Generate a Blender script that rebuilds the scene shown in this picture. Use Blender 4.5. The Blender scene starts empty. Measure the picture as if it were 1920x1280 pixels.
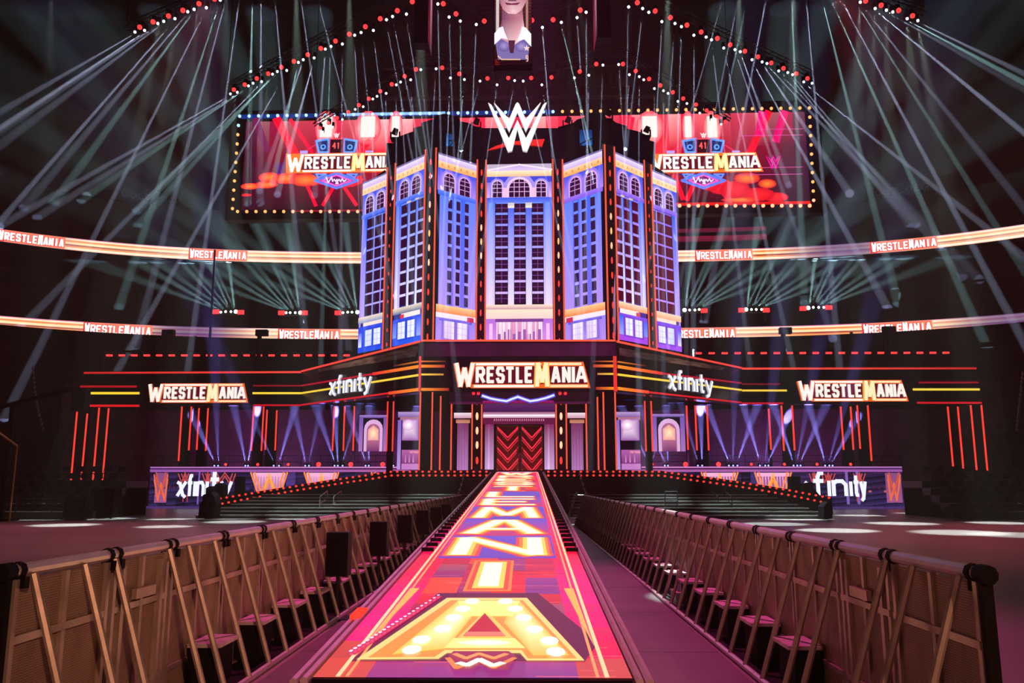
import bpy, bmesh, math, random
from mathutils import Vector, Matrix

# ------------------------------------------------------------------ camera, haze, big lights, exposure
SC = bpy.context.scene
COL = SC.collection
rnd = random.Random(7)
R = math.radians

CAM_H, PITCH, YAW, FPX = 1.95, R(9.86), R(1.05), 1530.0
cam = bpy.data.cameras.new('camera')
cam.sensor_width = 36.0
cam.lens = 36.0 * FPX / 1920.0
cam.clip_start, cam.clip_end = 0.05, 600
cam_o = bpy.data.objects.new('camera', cam)
COL.objects.link(cam_o)
cam_o.location = (0, 0, CAM_H)
cam_o.rotation_euler = (R(90) + PITCH, 0, YAW)
SC.camera = cam_o

world = bpy.data.worlds.new('arena_air')
SC.world = world
world.use_nodes = True
wn = world.node_tree
for n in list(wn.nodes):
    wn.nodes.remove(n)
w_out = wn.nodes.new('ShaderNodeOutputWorld')
w_bg = wn.nodes.new('ShaderNodeBackground')
w_bg.inputs['Color'].default_value = (0, 0, 0, 1)
w_vol = wn.nodes.new('ShaderNodeVolumeScatter')          # thin stage haze filling the arena
w_vol.inputs['Density'].default_value = 0.0019
w_vol.inputs['Anisotropy'].default_value = 0.0
wn.links.new(w_bg.outputs[0], w_out.inputs['Surface'])
wn.links.new(w_vol.outputs[0], w_out.inputs['Volume'])

SC.view_settings.view_transform = 'Standard'
SC.view_settings.look = 'None'
SC.view_settings.gamma = 1.0
SC.view_settings.use_curve_mapping = False
SC.view_settings.exposure = 0.0
SC.cycles.max_bounces = 5
SC.cycles.diffuse_bounces = 2
SC.cycles.glossy_bounces = 3
SC.cycles.volume_bounces = 0
SC.cycles.sample_clamp_indirect = 0.0


BEAM, BEAM_BLUE, BEAM_FAN, POOL = 8600000.0, 660000.0, 800000.0, 140000.0     # watts of the narrow lamps


def wmat(o):
    m = Matrix.Translation(o.location) @ o.rotation_euler.to_matrix().to_4x4()
    return wmat(o.parent) @ m if o.parent else m


def spot(name, loc, target, energy, color, angle, blend=0.3, radius=0.1, parent=None):
    l = bpy.data.lights.new(name, 'SPOT')
    l.energy, l.color = energy, color
    l.spot_size, l.spot_blend, l.shadow_soft_size = R(angle), blend, radius
    o = bpy.data.objects.new(name, l)
    COL.objects.link(o)
    d = Vector(target) - Vector(loc)
    o.rotation_euler = d.to_track_quat('-Z', 'Y').to_euler()
    o.location = loc
    if parent:
        o.parent = parent
        o.location = wmat(parent).inverted() @ Vector(loc)
    return o


# wash lights hung in the roof and on the camera side of the hall
spot('warm_wash_light', (9, -14, 9), (-3.4, 8.0, 0.8), 7000, (1, .42, .22), 40, .6, .2)
spot('warm_wash_light', (-8, -15, 9), (3.3, 8.5, 0.8), 1700, (1, .34, .22), 38, .6, .2)
spot('pink_wash_light', (0, 30, 33), (0.3, 14, 0), 40000, (1, .07, .36), 25, .8, .5)
spot('pink_wash_light', (-20, 48, 33), (-22, 30, 0), 20000, (1, .17, .25), 46, .8, .5)
spot('pink_wash_light', (20, 48, 33), (22, 30, 0), 21000, (1, .13, .19), 46, .8, .5)
spot('violet_fill_light', (0, 36, 33), (0, 60, 9), 26000, (.85, .10, .6), 32, .8, .5)
spot('added_panel_light', (-12, 54.5, 3.2), (-13.4, 63.3, 11.0), 2600, (1, .62, .45), 24, .7, .1)  # added pair of lamps to brighten the mirror panels, no fixtures there
spot('added_panel_light', (11, 54.5, 3.2), (12.4, 63.3, 11.0), 2600, (1, .62, .45), 24, .7, .1)


# ------------------------------------------------------------------ photo pixels -> world points (1920 x 1280)
_cp, _sp, _cy, _sy = math.cos(PITCH), math.sin(PITCH), math.cos(YAW), math.sin(YAW)
FWD = Vector((-_sy * _cp, _cy * _cp, _sp))
RGT = Vector((_cy, _sy, 0))
UPV = RGT.cross(FWD)
EYE = Vector((0, 0, CAM_H))


def ray(px, py):
    return FWD * FPX + RGT * (px - 960) + UPV * (640 - py)


def PY(px, py, D):
    d = ray(px, py)
    return EYE + d * (D / d.y)


def PZ(px, py, z):
    d = ray(px, py)
    return EYE + d * ((z - CAM_H) / d.z)


def PP(px, py, p0, n):
    d = ray(px, py)
    return EYE + d * ((Vector(p0) - EYE).dot(n) / d.dot(n))


# ------------------------------------------------------------------ colours and materials
def lin(v):
    v /= 255.0
    return v / 12.92 if v <= 0.04045 else ((v + 0.055) / 1.055) ** 2.4


def C(r, g, b):
    return (lin(r), lin(g), lin(b), 1.0)


def mix(a, b, t):
    return tuple(a[i] * (1 - t) + b[i] * t for i in range(4))


def mat(name, col, rough=.6, metal=0.0, noise=0.0, scale=3.0, col2=None, bump=0.0, stretch=None):
    m = bpy.data.materials.new(name)
    m.use_nodes = True
    nt = m.node_tree
    b = nt.nodes['Principled BSDF']
    b.inputs['Base Color'].default_value = col
    b.inputs['Roughness'].default_value = rough
    b.inputs['Metallic'].default_value = metal
    if noise or col2 or bump:
        tc = nt.nodes.new('ShaderNodeTexCoord')
        nz = nt.nodes.new('ShaderNodeTexNoise')
        nz.inputs['Scale'].default_value = scale
        nz.inputs['Detail'].default_value = 6
        src = tc.outputs['Object']
        if stretch:
            mp = nt.nodes.new('ShaderNodeMapping')
            mp.inputs['Scale'].default_value = stretch
            nt.links.new(src, mp.inputs['Vector'])
            src = mp.outputs['Vector']
        nt.links.new(src, nz.inputs['Vector'])
        rp = nt.nodes.new('ShaderNodeValToRGB')
        rp.color_ramp.elements[0].position, rp.color_ramp.elements[1].position = .3, .7
        c2 = col2 or tuple(min(1, v * (1 + noise)) for v in col[:3]) + (1,)
        c1 = col if col2 else tuple(v * (1 - noise) for v in col[:3]) + (1,)
        rp.color_ramp.elements[0].color, rp.color_ramp.elements[1].color = c1, c2
        nt.links.new(nz.outputs['Fac'], rp.inputs['Fac'])
        nt.links.new(rp.outputs['Color'], b.inputs['Base Color'])
        if bump:
            bp = nt.nodes.new('ShaderNodeBump')
            bp.inputs['Strength'].default_value = bump
            nt.links.new(nz.outputs['Fac'], bp.inputs['Height'])
            nt.links.new(bp.outputs['Normal'], b.inputs['Normal'])
    return m


def emat(name, col, strength):
    m = bpy.data.materials.new(name)
    m.use_nodes = True
    nt = m.node_tree
    for n in list(nt.nodes):
        nt.nodes.remove(n)
    o = nt.nodes.new('ShaderNodeOutputMaterial')
    e = nt.nodes.new('ShaderNodeEmission')
    e.inputs['Color'].default_value = col
    e.inputs['Strength'].default_value = strength
    nt.links.new(e.outputs[0], o.inputs['Surface'])
    m.cycles.emission_sampling = 'NONE'
    return m


def led_mat(name, strength=1.0, gloss=0.0):
    """a lit LED wall: each point gives off its own picture colour (colour attribute 'Col')"""
    m = bpy.data.materials.new(name)
    m.use_nodes = True
    nt = m.node_tree
    for n in list(nt.nodes):
        nt.nodes.remove(n)
    o = nt.nodes.new('ShaderNodeOutputMaterial')
    a = nt.nodes.new('ShaderNodeAttribute')
    a.attribute_name = 'Col'
    b = nt.nodes.new('ShaderNodeBsdfPrincipled')
    b.inputs['Base Color'].default_value = (.01, .01, .012, 1) if gloss else (.0015, .0015, .002, 1)
    b.inputs['Roughness'].default_value = .35
    if not gloss:
        b.inputs['Specular IOR Level'].default_value = .03
    b.inputs['Emission Strength'].default_value = strength
    nt.links.new(a.outputs['Color'], b.inputs['Emission Color'])
    nt.links.new(b.outputs[0], o.inputs['Surface'])
    m.cycles.emission_sampling = 'NONE'
    return m


M = {
    'black': mat('matt_black_paint', (.006, .005, .007, 1), .6, noise=.3),
    'blackgloss': mat('gloss_black_panel', (.012, .008, .014, 1), .22, noise=.3, scale=.6),
    'void': mat('unlit_black_soffit', (.0012, .001, .0014, 1), .9, noise=.3),
    'drape': mat('black_drape', (.006, .004, .008, 1), .9, noise=.5, scale=2, stretch=(4, 4, .2)),
    'dark': mat('dark_metal', (.02, .018, .022, 1), .45, .6, noise=.3),
    'truss': mat('black_truss_metal', (.015, .012, .015, 1), .4, .7, noise=.2),
    'seat': mat('dark_seating', (.003, .003, .004, 1), .8, noise=.6, scale=1.5),
    'concrete': mat('arena_concrete', (.006, .005, .006, 1), .9, noise=.4, scale=.4),
    'steel': mat('galvanised_steel', (.55, .47, .43, 1), .42, .5, noise=.25, scale=5),
    'silver': mat('silver_handrail', (.6, .62, .6, 1), .3, .9, noise=.1),
    'plate': mat('brushed_tread_plate', (.80, .72, .76, 1), .5, .3, noise=.2, scale=6),
    'railpink': mat('aluminium_rail', (.78, .70, .72, 1), .35, .4, noise=.1),
    'decking': mat('dark_stage_deck', (.03, .022, .03, 1), .4, noise=.4, scale=1),
    'foil': mat('crinkled_mirror_panel', (.25, .15, .12, 1), .35, .3, scale=.9, col2=(.95, .8, .68, 1), bump=.5, stretch=(1, 1, 5)),  # dark-to-cream waves put the panel's reflections into the base colour
    'violet': mat('violet_soffit', (.22, .05, .20, 1), .4, noise=.3, scale=.7),
    'post': mat('post_painted_red_reflection', (.022, .002, .005, 1), .3, noise=.4),  # reddish reflection on the columns is put into the base colour
    'sill': mat('sill_painted_purple_light', (.14, .05, .12, 1), .25, noise=.6, scale=.35),  # purple reflection on the sill is put into the base colour
    'gold': mat('brass_trim', (.55, .33, .10, 1), .35, .8, noise=.2),
    'door': mat('crimson_door_leaf', (.25, .015, .04, 1), .5, noise=.3, scale=1.5),
    'white_plastic': mat('white_plastic', (.75, .78, .75, 1), .4, noise=.05),
    'green_plastic': mat('pale_green_plastic', (.45, .65, .55, 1), .3, noise=.1),
    'dimletter': mat('grey_wall_lettering', (.30, .22, .28, 1), .6, noise=.1),
    'led': led_mat('led_wall', 1.22),
    'ledboard': led_mat('led_board', 1.5),
    'ledfloor': led_mat('led_floor', 1.25, 1),
    'red_tube': emat('red_neon_tube', (1, .05, .03, 1), 1.2),
    'orange_tube': emat('orange_neon_tube', (1, .12, .055, 1), .95),
    'red_lamp': emat('red_lamp_lens', (1, .03, .03, 1), 2.6),
    'red_bulb': emat('red_bulb_glass', (1, .04, .025, 1), 1.5),
    'amber_bulb': emat('amber_bulb_glass', (1, .42, .12, 1), 1.8),
    'blue_bulb': emat('blue_white_bulb_glass', (.30, .62, 1, 1), 2.6),
    'hot_bulb': emat('hot_red_bulb_glass', (1, .25, .14, 1), 3.5),
    'white_lamp': emat('white_lamp_lens', (.72, .9, 1, 1), 3.0),
    'mint_lamp': emat('mint_lamp_lens', (.85, 1, .82, 1), 4.0),
    'blue_lamp': emat('blue_lamp_lens', (.25, .3, 1, 1), 3.0),
    'white_led': emat('white_led_strip', (.9, .75, .95, 1), .85),
    'pink_led': emat('pink_led_strip', (.75, .28, .55, 1), .8),
}


def floor_mat():
    m = mat('hall_floor', (.32, .26, .28, 1), .36, noise=0, scale=.25, col2=(.46, .37, .40, 1), bump=.02)
    return m


M['floor'] = floor_mat()
for k_ in ('seat', 'void', 'concrete', 'black', 'drape'):
    M[k_].node_tree.nodes['Principled BSDF'].inputs['Specular IOR Level'].default_value = 0 if k_ in ('seat', 'void', 'concrete') else .12
M['aisle'] = mat('aisle_floor_sheet', (.17, .14, .16, 1), .45, scale=.8, col2=(.28, .23, .26, 1), bump=.03)


def mesh_mat():
    """perforated brown-grey barricade sheet: a fine grid of pin holes, some scuffs"""
    m = mat('perforated_barricade_sheet', (.40, .29, .21, 1), .6, .1, scale=2.2, col2=(.66, .50, .37, 1))
    nt = m.node_tree
    b = nt.nodes['Principled BSDF']
    src = b.inputs['Base Color'].links[0].from_socket
    tc = nt.nodes.new('ShaderNodeTexCoord')
    vo = nt.nodes.new('ShaderNodeTexVoronoi')
    vo.inputs['Scale'].default_value = 60
    vo.inputs['Randomness'].default_value = 0
    nt.links.new(tc.outputs['Object'], vo.inputs['Vector'])
    lt = nt.nodes.new('ShaderNodeMath')
    lt.operation = 'GREATER_THAN'
    lt.inputs[1].default_value = .42
    nt.links.new(vo.outputs['Distance'], lt.inputs[0])
    mx = nt.nodes.new('ShaderNodeMixRGB')
    mx.blend_type = 'MULTIPLY'
    mx.inputs['Fac'].default_value = 1
    rp = nt.nodes.new('ShaderNodeValToRGB')
    rp.color_ramp.elements[0].color = (.35, .35, .35, 1)
    nt.links.new(lt.outputs[0], rp.inputs['Fac'])
    nt.links.new(src, mx.inputs['Color1'])
    nt.links.new(rp.outputs['Color'], mx.inputs['Color2'])
    nt.links.new(mx.outputs['Color'], b.inputs['Base Color'])
    return m


M['perf'] = mesh_mat()


# ------------------------------------------------------------------ object helpers
def tag(o, label=None, cat=None, group=None, kind=None):
    if label:
        o['label'] = label
    if cat:
        o['category'] = cat
    if group:
        o['group'] = group
    if kind:
        o['kind'] = kind
    return o


def empty(name, loc=(0, 0, 0), label=None, cat=None, group=None, rz=0.0):
    o = bpy.data.objects.new(name, None)
    COL.objects.link(o)
    o.location = loc  # added lamps without fixtures, to give the back wall a magenta glow
    o.rotation_euler = (0, 0, rz)
    o.empty_display_size = .2
    return tag(o, label, cat, group)


def link(name, me, parent=None):
    o = bpy.data.objects.new(name, me)
    COL.objects.link(o)
    if parent:
        o.parent = parent
    return o


def copy_tree(o, parent=None):
    c = o.copy()
    COL.objects.link(c)
    c.parent = parent
    for ch in o.children:
        copy_tree(ch, c)
    return c


class MB:
    """collects faces (with one colour per corner if wanted) and links them as one mesh"""

    def __init__(s):
        s.v, s.f, s.mi, s.c = [], [], [], []

    def face(s, pts, mi=0, cols=None):
        n = len(s.v)
        s.v += [tuple(p) for p in pts]
        s.f.append(tuple(range(n, n + len(pts))))
        s.mi.append(mi)
        if cols is None:
            cols = (0, 0, 0, 1)
        if isinstance(cols[0], (int, float)):
            cols = [cols] * len(pts)
        s.c.append(cols)

    def hexa(s, p, mi=0, col=None):
        """8 corners: bottom ring 0-3, top ring 4-7"""
        for q in ((3, 2, 1, 0), (4, 5, 6, 7), (0, 1, 5, 4), (1, 2, 6, 5), (2, 3, 7, 6), (3, 0, 4, 7)):
            s.face([p[i] for i in q], mi, col)

    def box(s, a, b, mi=0, col=None):
        (x0, y0, z0), (x1, y1, z1) = a, b
        s.hexa([(x0, y0, z0), (x1, y0, z0), (x1, y1, z0), (x0, y1, z0), (x0, y0, z1), (x1, y0, z1), (x1, y1, z1), (x0, y1, z1)], mi, col)

    def slab(s, p0, p1, z0, z1, th, mi=0, col=None, back=1):
        """upright panel between plan points p0, p1 (x, y), thickness th going away from the camera side"""
        p0, p1 = Vector(p0[:2]), Vector(p1[:2])
        d = (p1 - p0).normalized()
        n = Vector((-d.y, d.x)) * th * back
        q = [p0, p1, p1 + n, p0 + n]
        s.hexa([(a.x, a.y, z0) for a in q] + [(a.x, a.y, z1) for a in q], mi, col)

    def tube(s, p0, p1, r, n=8, mi=0, r1=None, caps=True):
        p0, p1 = Vector(p0), Vector(p1)
        r1 = r if r1 is None else r1
        d = (p1 - p0).normalized()
        a = d.orthogonal().normalized()
        b = d.cross(a)
        ring = [a * math.cos(2 * math.pi * i / n) + b * math.sin(2 * math.pi * i / n) for i in range(n)]
        A = [p0 + q * r for q in ring]
        B = [p1 + q * r1 for q in ring]
        for i in range(n):
            j = (i + 1) % n
            s.face([A[i], A[j], B[j], B[i]], mi)
        if caps:
            s.face(A[::-1], mi)
            s.face(B, mi)

    def bar(s, p0, p1, w, h, mi=0):
        p0, p1 = Vector(p0), Vector(p1)
        d = (p1 - p0).normalized()
        a = d.cross(Vector((0, 0, 1)))
        if a.length < .01:
            a = Vector((1, 0, 0))
        a.normalize()
        b = d.cross(a)
        q = [a * (w / 2) + b * (h / 2), a * (-w / 2) + b * (h / 2), a * (-w / 2) - b * (h / 2), a * (w / 2) - b * (h / 2)]
        s.hexa([p0 + i for i in q] + [p1 + i for i in q], mi)

    def ball(s, c, r, mi=0, sz=1.0, n=8):
        c = Vector(c)
        rows = 5
        for i in range(rows):
            t0, t1 = math.pi * i / rows, math.pi * (i + 1) / rows
            for j in range(n):
                a0, a1 = 2 * math.pi * j / n, 2 * math.pi * (j + 1) / n
                P = lambda t, a: c + Vector((r * math.sin(t) * math.cos(a), r * math.sin(t) * math.sin(a), r * sz * math.cos(t)))
                if i == 0:
                    s.face([P(t0, a0), P(t1, a0), P(t1, a1)], mi)
                elif i == rows - 1:
                    s.face([P(t0, a0), P(t1, a0), P(t0, a1)], mi)
                else:
                    s.face([P(t0, a0), P(t1, a0), P(t1, a1), P(t0, a1)], mi)

    def prism(s, pts, off, mi=0, col=None):
        off = Vector(off)
        A = [Vector(p) for p in pts]
        B = [p + off for p in A]
        n = len(A)
        s.face(A, mi, col)
        s.face(B[::-1], mi, col)
        for i in range(n):
            j = (i + 1) % n
            s.face([A[j], A[i], B[i], B[j]], mi, col)

    def mesh(s, name, mats):
        me = bpy.data.meshes.new(name)
        me.from_pydata(s.v, [], s.f)
        mats = mats if isinstance(mats, (list, tuple)) else [mats]
        for m in mats:
            me.materials.append(m)
        me.polygons.foreach_set('material_index', s.mi)
        if any(m.name.startswith('led_') for m in mats):
            at = me.color_attributes.new('Col', 'FLOAT_COLOR', 'CORNER')
            flat = [x for cs in s.c for c in cs for x in c]
            at.data.foreach_set('color', flat)
        bm = bmesh.new()
        bm.from_mesh(me)
        bmesh.ops.remove_doubles(bm, verts=bm.verts, dist=1e-5)
        if not any(m.name.startswith('led_') for m in mats):
            bmesh.ops.recalc_face_normals(bm, faces=bm.faces)
        bm.to_mesh(me)
        bm.free()
        return me

    def build(s, name, mats, parent=None):
        """link as one mesh object; vertices are given in world space, moved into the parent's frame"""
        if parent is not None:
            inv = wmat(parent).inverted()
            s.v = [tuple(inv @ Vector(p)) for p in s.v]
            return link(name, s.mesh(name, mats), parent)
        ctr = Vector((sum(p[0] for p in s.v) / len(s.v), sum(p[1] for p in s.v) / len(s.v), min(p[2] for p in s.v)))
        s.v = [(p[0] - ctr.x, p[1] - ctr.y, p[2] - ctr.z) for p in s.v]
        o = link(name, s.mesh(name, mats))
        o.location = ctr
        return o

    def local(s, name, mats, parent):
        """link under parent, vertices already in the parent's frame"""
        return link(name, s.mesh(name, mats), parent)


class Canvas:
    """the picture on an LED screen: coloured polygons on a (flat or curved) surface f(x, y, off)"""

    def __init__(s, f, dz=.012):
        s.f, s.dz, s.mb = f, dz, MB()

    def poly(s, pts, col, L=1, depth=0):
        P = [s.f(x, y, L * s.dz + depth) for x, y in pts]
        s.mb.face(P, 0, col)
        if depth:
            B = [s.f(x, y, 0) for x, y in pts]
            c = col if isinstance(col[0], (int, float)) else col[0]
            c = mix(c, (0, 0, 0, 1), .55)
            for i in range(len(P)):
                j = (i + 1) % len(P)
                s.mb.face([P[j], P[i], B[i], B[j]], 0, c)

    def rect(s, x0, y0, x1, y1, col, L=1, top=None, right=None):
        """col bottom (left); top = colour at the top; right = colour at the right"""
        if top is not None:
            cols = [col, col, top, top]
        elif right is not None:
            cols = [col, right, right, col]
        else:
            cols = col
        s.poly([(x0, y0), (x1, y0), (x1, y1), (x0, y1)], cols, L)

    def fan(s, pts, edge, ctr, L=1, c=None):
        n = len(pts)
        cx = c[0] if c else sum(p[0] for p in pts) / n
        cy = c[1] if c else sum(p[1] for p in pts) / n
        for i in range(n):
            a, b = pts[i], pts[(i + 1) % n]
            s.poly([a, b, (cx, cy)], [edge, edge, ctr], L)

    def disc(s, x, y, rx, ry, edge, ctr=None, L=1, n=14):
        s.fan([(x + rx * math.cos(2 * math.pi * i / n), y + ry * math.sin(2 * math.pi * i / n)) for i in range(n)], edge, ctr or edge, L, (x, y))

    def stroke(s, pts, w, col, L=1, ext=.35, depth=0):
        for i in range(len(pts) - 1):
            a, b = Vector(pts[i]), Vector(pts[i + 1])
            d = b - a
            if d.length < 1e-6:
                continue
            d.normalize()
            n = Vector((-d.y, d.x)) * (w / 2)
            a, b = a - d * (w * ext), b + d * (w * ext)
            s.poly([a - n, b - n, b + n, a + n], col, L, depth)

    def arch(s, x0, y0, x1, y1, col, L=1, n=8, top=None):
        """rectangle with a round head"""
        r = (x1 - x0) / 2
        cx = (x0 + x1) / 2
        asp = min(1.0, (y1 - y0) / r * .8)
        yb = y1 - r * asp
        pts = [(x0, y0), (x1, y0)] + [(cx + r * math.cos(math.pi * i / n), yb + r * asp * math.sin(math.pi * i / n)) for i in range(n + 1)]
        s.poly(pts, col, L)

    def build(s, name, parent, m='led'):
        return s.mb.build(name, M[m], parent)


def flat(O, U, V):
    O, U, V = Vector(O), Vector(U).normalized(), Vector(V).normalized()
    N = U.cross(V)
    return lambda x, y, off=0.0: O + U * x + V * y + N * off


GL = {
    'W': [[(0, 1), (.25, 0), (.5, .78), (.75, 0), (1, 1)]],
    'R': [[(0, 0), (0, 1), (.8, 1), (1, .85), (1, .62), (.8, .47), (0, .47)], [(.5, .47), (1, 0)]],
    'E': [[(1, 1), (0, 1), (0, 0), (1, 0)], [(0, .5), (.8, .5)]],
    'S': [[(1, .8), (.82, 1), (.18, 1), (0, .82), (0, .64), (.2, .52), (.8, .48), (1, .36), (1, .18), (.82, 0), (.18, 0), (0, .2)]],
    'T': [[(0, 1), (1, 1)], [(.5, 1), (.5, 0)]],
    'L': [[(0, 1), (0, 0), (1, 0)]],
    'M': [[(0, 0), (0.1, 1), (.5, .2), (.9, 1), (1, 0)]],
    'A': [[(0, 0), (.4, 1), (.6, 1), (1, 0)], [(.18, .3), (.82, .3)]],
    'N': [[(0, 0), (0, 1), (1, 0), (1, 1)]],
    'I': [[(.5, 0), (.5, 1)]],
    'G': [[(1, .8), (.8, 1), (.2, 1), (0, .8), (0, .2), (.2, 0), (.8, 0), (1, .2), (1, .5), (.6, .5)]],
    'x': [[(0, .68), (.28, .62), (.72, .02), (1, -.08)], [(1, .68), (.05, 0)]],
    'f': [[(.95, 1.04), (.6, 1.04), (.4, .85), (.4, 0)], [(0, .66), (.9, .66)]],
    'i': [[(.5, 0), (.5, .68)]],
    'n': [[(0, 0), (0, .68)], [(0, .56), (.25, .68), (.72, .68), (1, .5), (1, 0)]],
    't': [[(.45, 1), (.45, .12), (.6, 0), (.95, 0)], [(0, .7), (1, .7)]],
    'y': [[(0, .68), (.5, .02)], [(1, .68), (.4, -.18), (.1, -.26)]],
    'a': [[(.1, .66), (.7, .68), (1, .55), (1, 0)], [(1, .4), (.25, .4), (0, .25), (0, .12), (.2, 0), (.7, 0), (1, .15)]],
    'l': [[(.5, 0), (.5, 1)]],
    'e': [[(0, .36), (1, .36), (1, .5), (.75, .68), (.25, .68), (0, .5), (0, .15), (.25, 0), (.85, 0)]],
    'g': [[(1, .68), (1, -.15), (.75, -.3), (.1, -.3)], [(1, .5), (.75, .68), (.25, .68), (0, .5), (0, .18), (.25, 0), (.75, 0), (1, .18)]],
    's': [[(1, .58), (.75, .68), (.2, .68), (0, .55), (.1, .4), (.9, .3), (1, .15), (.8, 0), (.2, 0), (0, .1)]],
    'd': [[(1, 1), (1, 0)], [(1, .5), (.75, .68), (.25, .68), (0, .5), (0, .18), (.25, 0), (.75, 0), (1, .18)]],
    'u': [[(0, .68), (0, .18), (.25, 0), (.75, 0), (1, .18)], [(1, .68), (1, 0)]],
    'm': [[(0, 0), (0, .68), (.4, .68), (.5, .5), (.5, 0)], [(.5, .5), (.6, .68), (.85, .68), (1, .5), (1, 0)]],
    '4': [[(.75, 0), (.75, 1), (0, .35), (1, .35)]],
    '1': [[(.2, .8), (.55, 1), (.55, 0)]],
    '9': [[(1, .55), (.8, .45), (.2, .45), (0, .6), (0, .85), (.2, 1), (.8, 1), (1, .85), (1, .2), (.8, 0), (.2, 0)]],
}


def glyph(c, ch, x, y, w, h, st, col, L=1, depth=0):
    for pl in GL[ch]:
        c.stroke([(x + st / 2 + u * (w - st), y + st / 2 + v * (h - st)) for u, v in pl], st, col, L, .3, depth)


WORD = [('R', .165, .235), ('E', .245, .305), ('S', .315, .38), ('T', .385, .45), ('L', .46, .515), ('E', .525, .585)]
WORD2 = [('A', .72, .79), ('N', .80, .865), ('I', .872, .895), ('A', .90, .985)]


def mania_word(c, x, y, w, h, L=1, hot=C(255, 246, 232), gold=C(255, 226, 160), edge=C(250, 110, 30), back=C(95, 10, 25), glow=True):
    """the two-decked word sign: big W and M, small capitals between two bars"""
    X = lambda u: x + u * w
    Y = lambda v: y + v * h
    if glow:
        c.poly([(X(.0), Y(-.03)), (X(1.01), Y(-.03)), (X(.955), Y(1.03)), (X(-.01), Y(1.03))], edge, L)
    c.poly([(X(.13), Y(.14)), (X(.98), Y(.14)), (X(.945), Y(.86)), (X(.13), Y(.86))], back, L + 1)
    for v0, v1 in ((.02, .12), (.88, .98)):
        c.rect(X(.15), Y(v0), X(.60), Y(v1), hot, L + 2)
        c.rect(X(.70), Y(v0), X(.99 if v0 < .5 else .945), Y(v1), mix(gold, hot, .5), L + 2)
    s = .125 * h
    for ch, u0, u1 in WORD + WORD2:
        glyph(c, ch, X(u0), Y(.17), (u1 - u0) * w, .66 * h, s, hot, L + 3)
    glyph(c, 'W', X(.0), Y(-.02), .165 * w, 1.04 * h, .235 * h, edge, L + 3)
    glyph(c, 'W', X(.008), Y(.0), .15 * w, 1.0 * h, .165 * h, hot, L + 4)
    glyph(c, 'M', X(.59), Y(-.02), .13 * w, 1.04 * h, .235 * h, C(245, 165, 60), L + 3)
    glyph(c, 'M', X(.598), Y(.0), .115 * w, 1.0 * h, .165 * h, gold, L + 4)


def scratch_w(c, x, y, w, h, col, L=1, depth=0, swoosh=None):
    """two stacked angular Ws, the upper one nested in the lower"""
    X = lambda u: x + u * w
    Y = lambda v: y + v * h
    # outer (lower) W
    c.poly([(X(.0), Y(1)), (X(.34), Y(0)), (X(.41), Y(.02)), (X(.5), Y(.46)), (X(.5), Y(.64)), (X(.355), Y(.27)), (X(.06), Y(.95))], col, L, depth)
    c.poly([(X(1), Y(1)), (X(.94), Y(.95)), (X(.645), Y(.27)), (X(.5), Y(.64)), (X(.5), Y(.46)), (X(.59), Y(.02)), (X(.66), Y(0))], col, L, depth)
    # inner (upper) W
    c.poly([(X(.10), Y(1)), (X(.36), Y(.40)), (X(.5), Y(.80)), (X(.5), Y(1.0)), (X(.47), Y(.97)), (X(.36), Y(.66))], col, L, depth)
    c.poly([(X(.90), Y(1)), (X(.64), Y(.66)), (X(.53), Y(.97)), (X(.5), Y(1.0)), (X(.5), Y(.80)), (X(.64), Y(.40))], col, L, depth)


ONES = ['', 'first', 'second', 'third', 'fourth', 'fifth', 'sixth', 'seventh', 'eighth', 'ninth', 'tenth', 'eleventh', 'twelfth', 'thirteenth',
        'fourteenth', 'fifteenth', 'sixteenth', 'seventeenth', 'eighteenth', 'nineteenth']
TENS = ['', '', 'twent', 'thirt', 'fort', 'fift', 'sixt', 'sevent', 'eight', 'ninet']


def nth(i):
    if i < 20:
        return ONES[i]
    t, o = divmod(i, 10)
    return TENS[t] + ('ieth' if o == 0 else 'y-' + ONES[o])

# ------------------------------------------------------------------ the hall: floor, ceiling, walls, stands
def struct(name, mb, m):
    return tag(mb.build(name, m), kind='structure')


b = MB(); b.box((-112, -40, -.3), (112, 150, 0)); struct('floor', b, M['floor'])
b = MB(); b.box((-112, -40, 66), (112, 150, 66.5)); struct('ceiling', b, M['void'])
b = MB(); b.box((-112.5, -40, 0), (-112, 150, 66)); struct('wall_left', b, M['black'])
b = MB(); b.box((112, -40, 0), (112.5, 150, 66)); struct('wall_right', b, M['black'])
b = MB(); b.box((-112, 150, 0), (112, 150.5, 66)); struct('wall_back', b, M['black'])
b = MB(); b.box((-112, -40.5, 0), (112, -40, 66)); struct('wall_front', b, M['black'])


def d_up(x):
    X = x + 2
    return 109 - .00026 * X * X - 6.2e-7 * X ** 4


def d_low(x):
    X = x + 2
    return 113.5 - .0003 * X * X - 4.6e-7 * X ** 4


XS = [-104 + 2 * i for i in range(105)]


def loft(prof, df):
    m = MB()
    for i in range(len(XS) - 1):
        x0, x1 = XS[i], XS[i + 1]
        for j in range(len(prof) - 1):
            (a0, z0), (a1, z1) = prof[j], prof[j + 1]
            m.face([(x0, df(x0) + a0, z0), (x1, df(x1) + a0, z0), (x1, df(x1) + a1, z1), (x0, df(x0) + a1, z1)])
    return m


def steps(a0, z0, a1, z1, n):
    out = []
    for i in range(n):
        t0, t1 = i / n, (i + 1) / n
        out += [(a0 + (a1 - a0) * t0, z0 + (z1 - z0) * t1), (a0 + (a1 - a0) * t1, z0 + (z1 - z0) * t1)]
    return out


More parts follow.
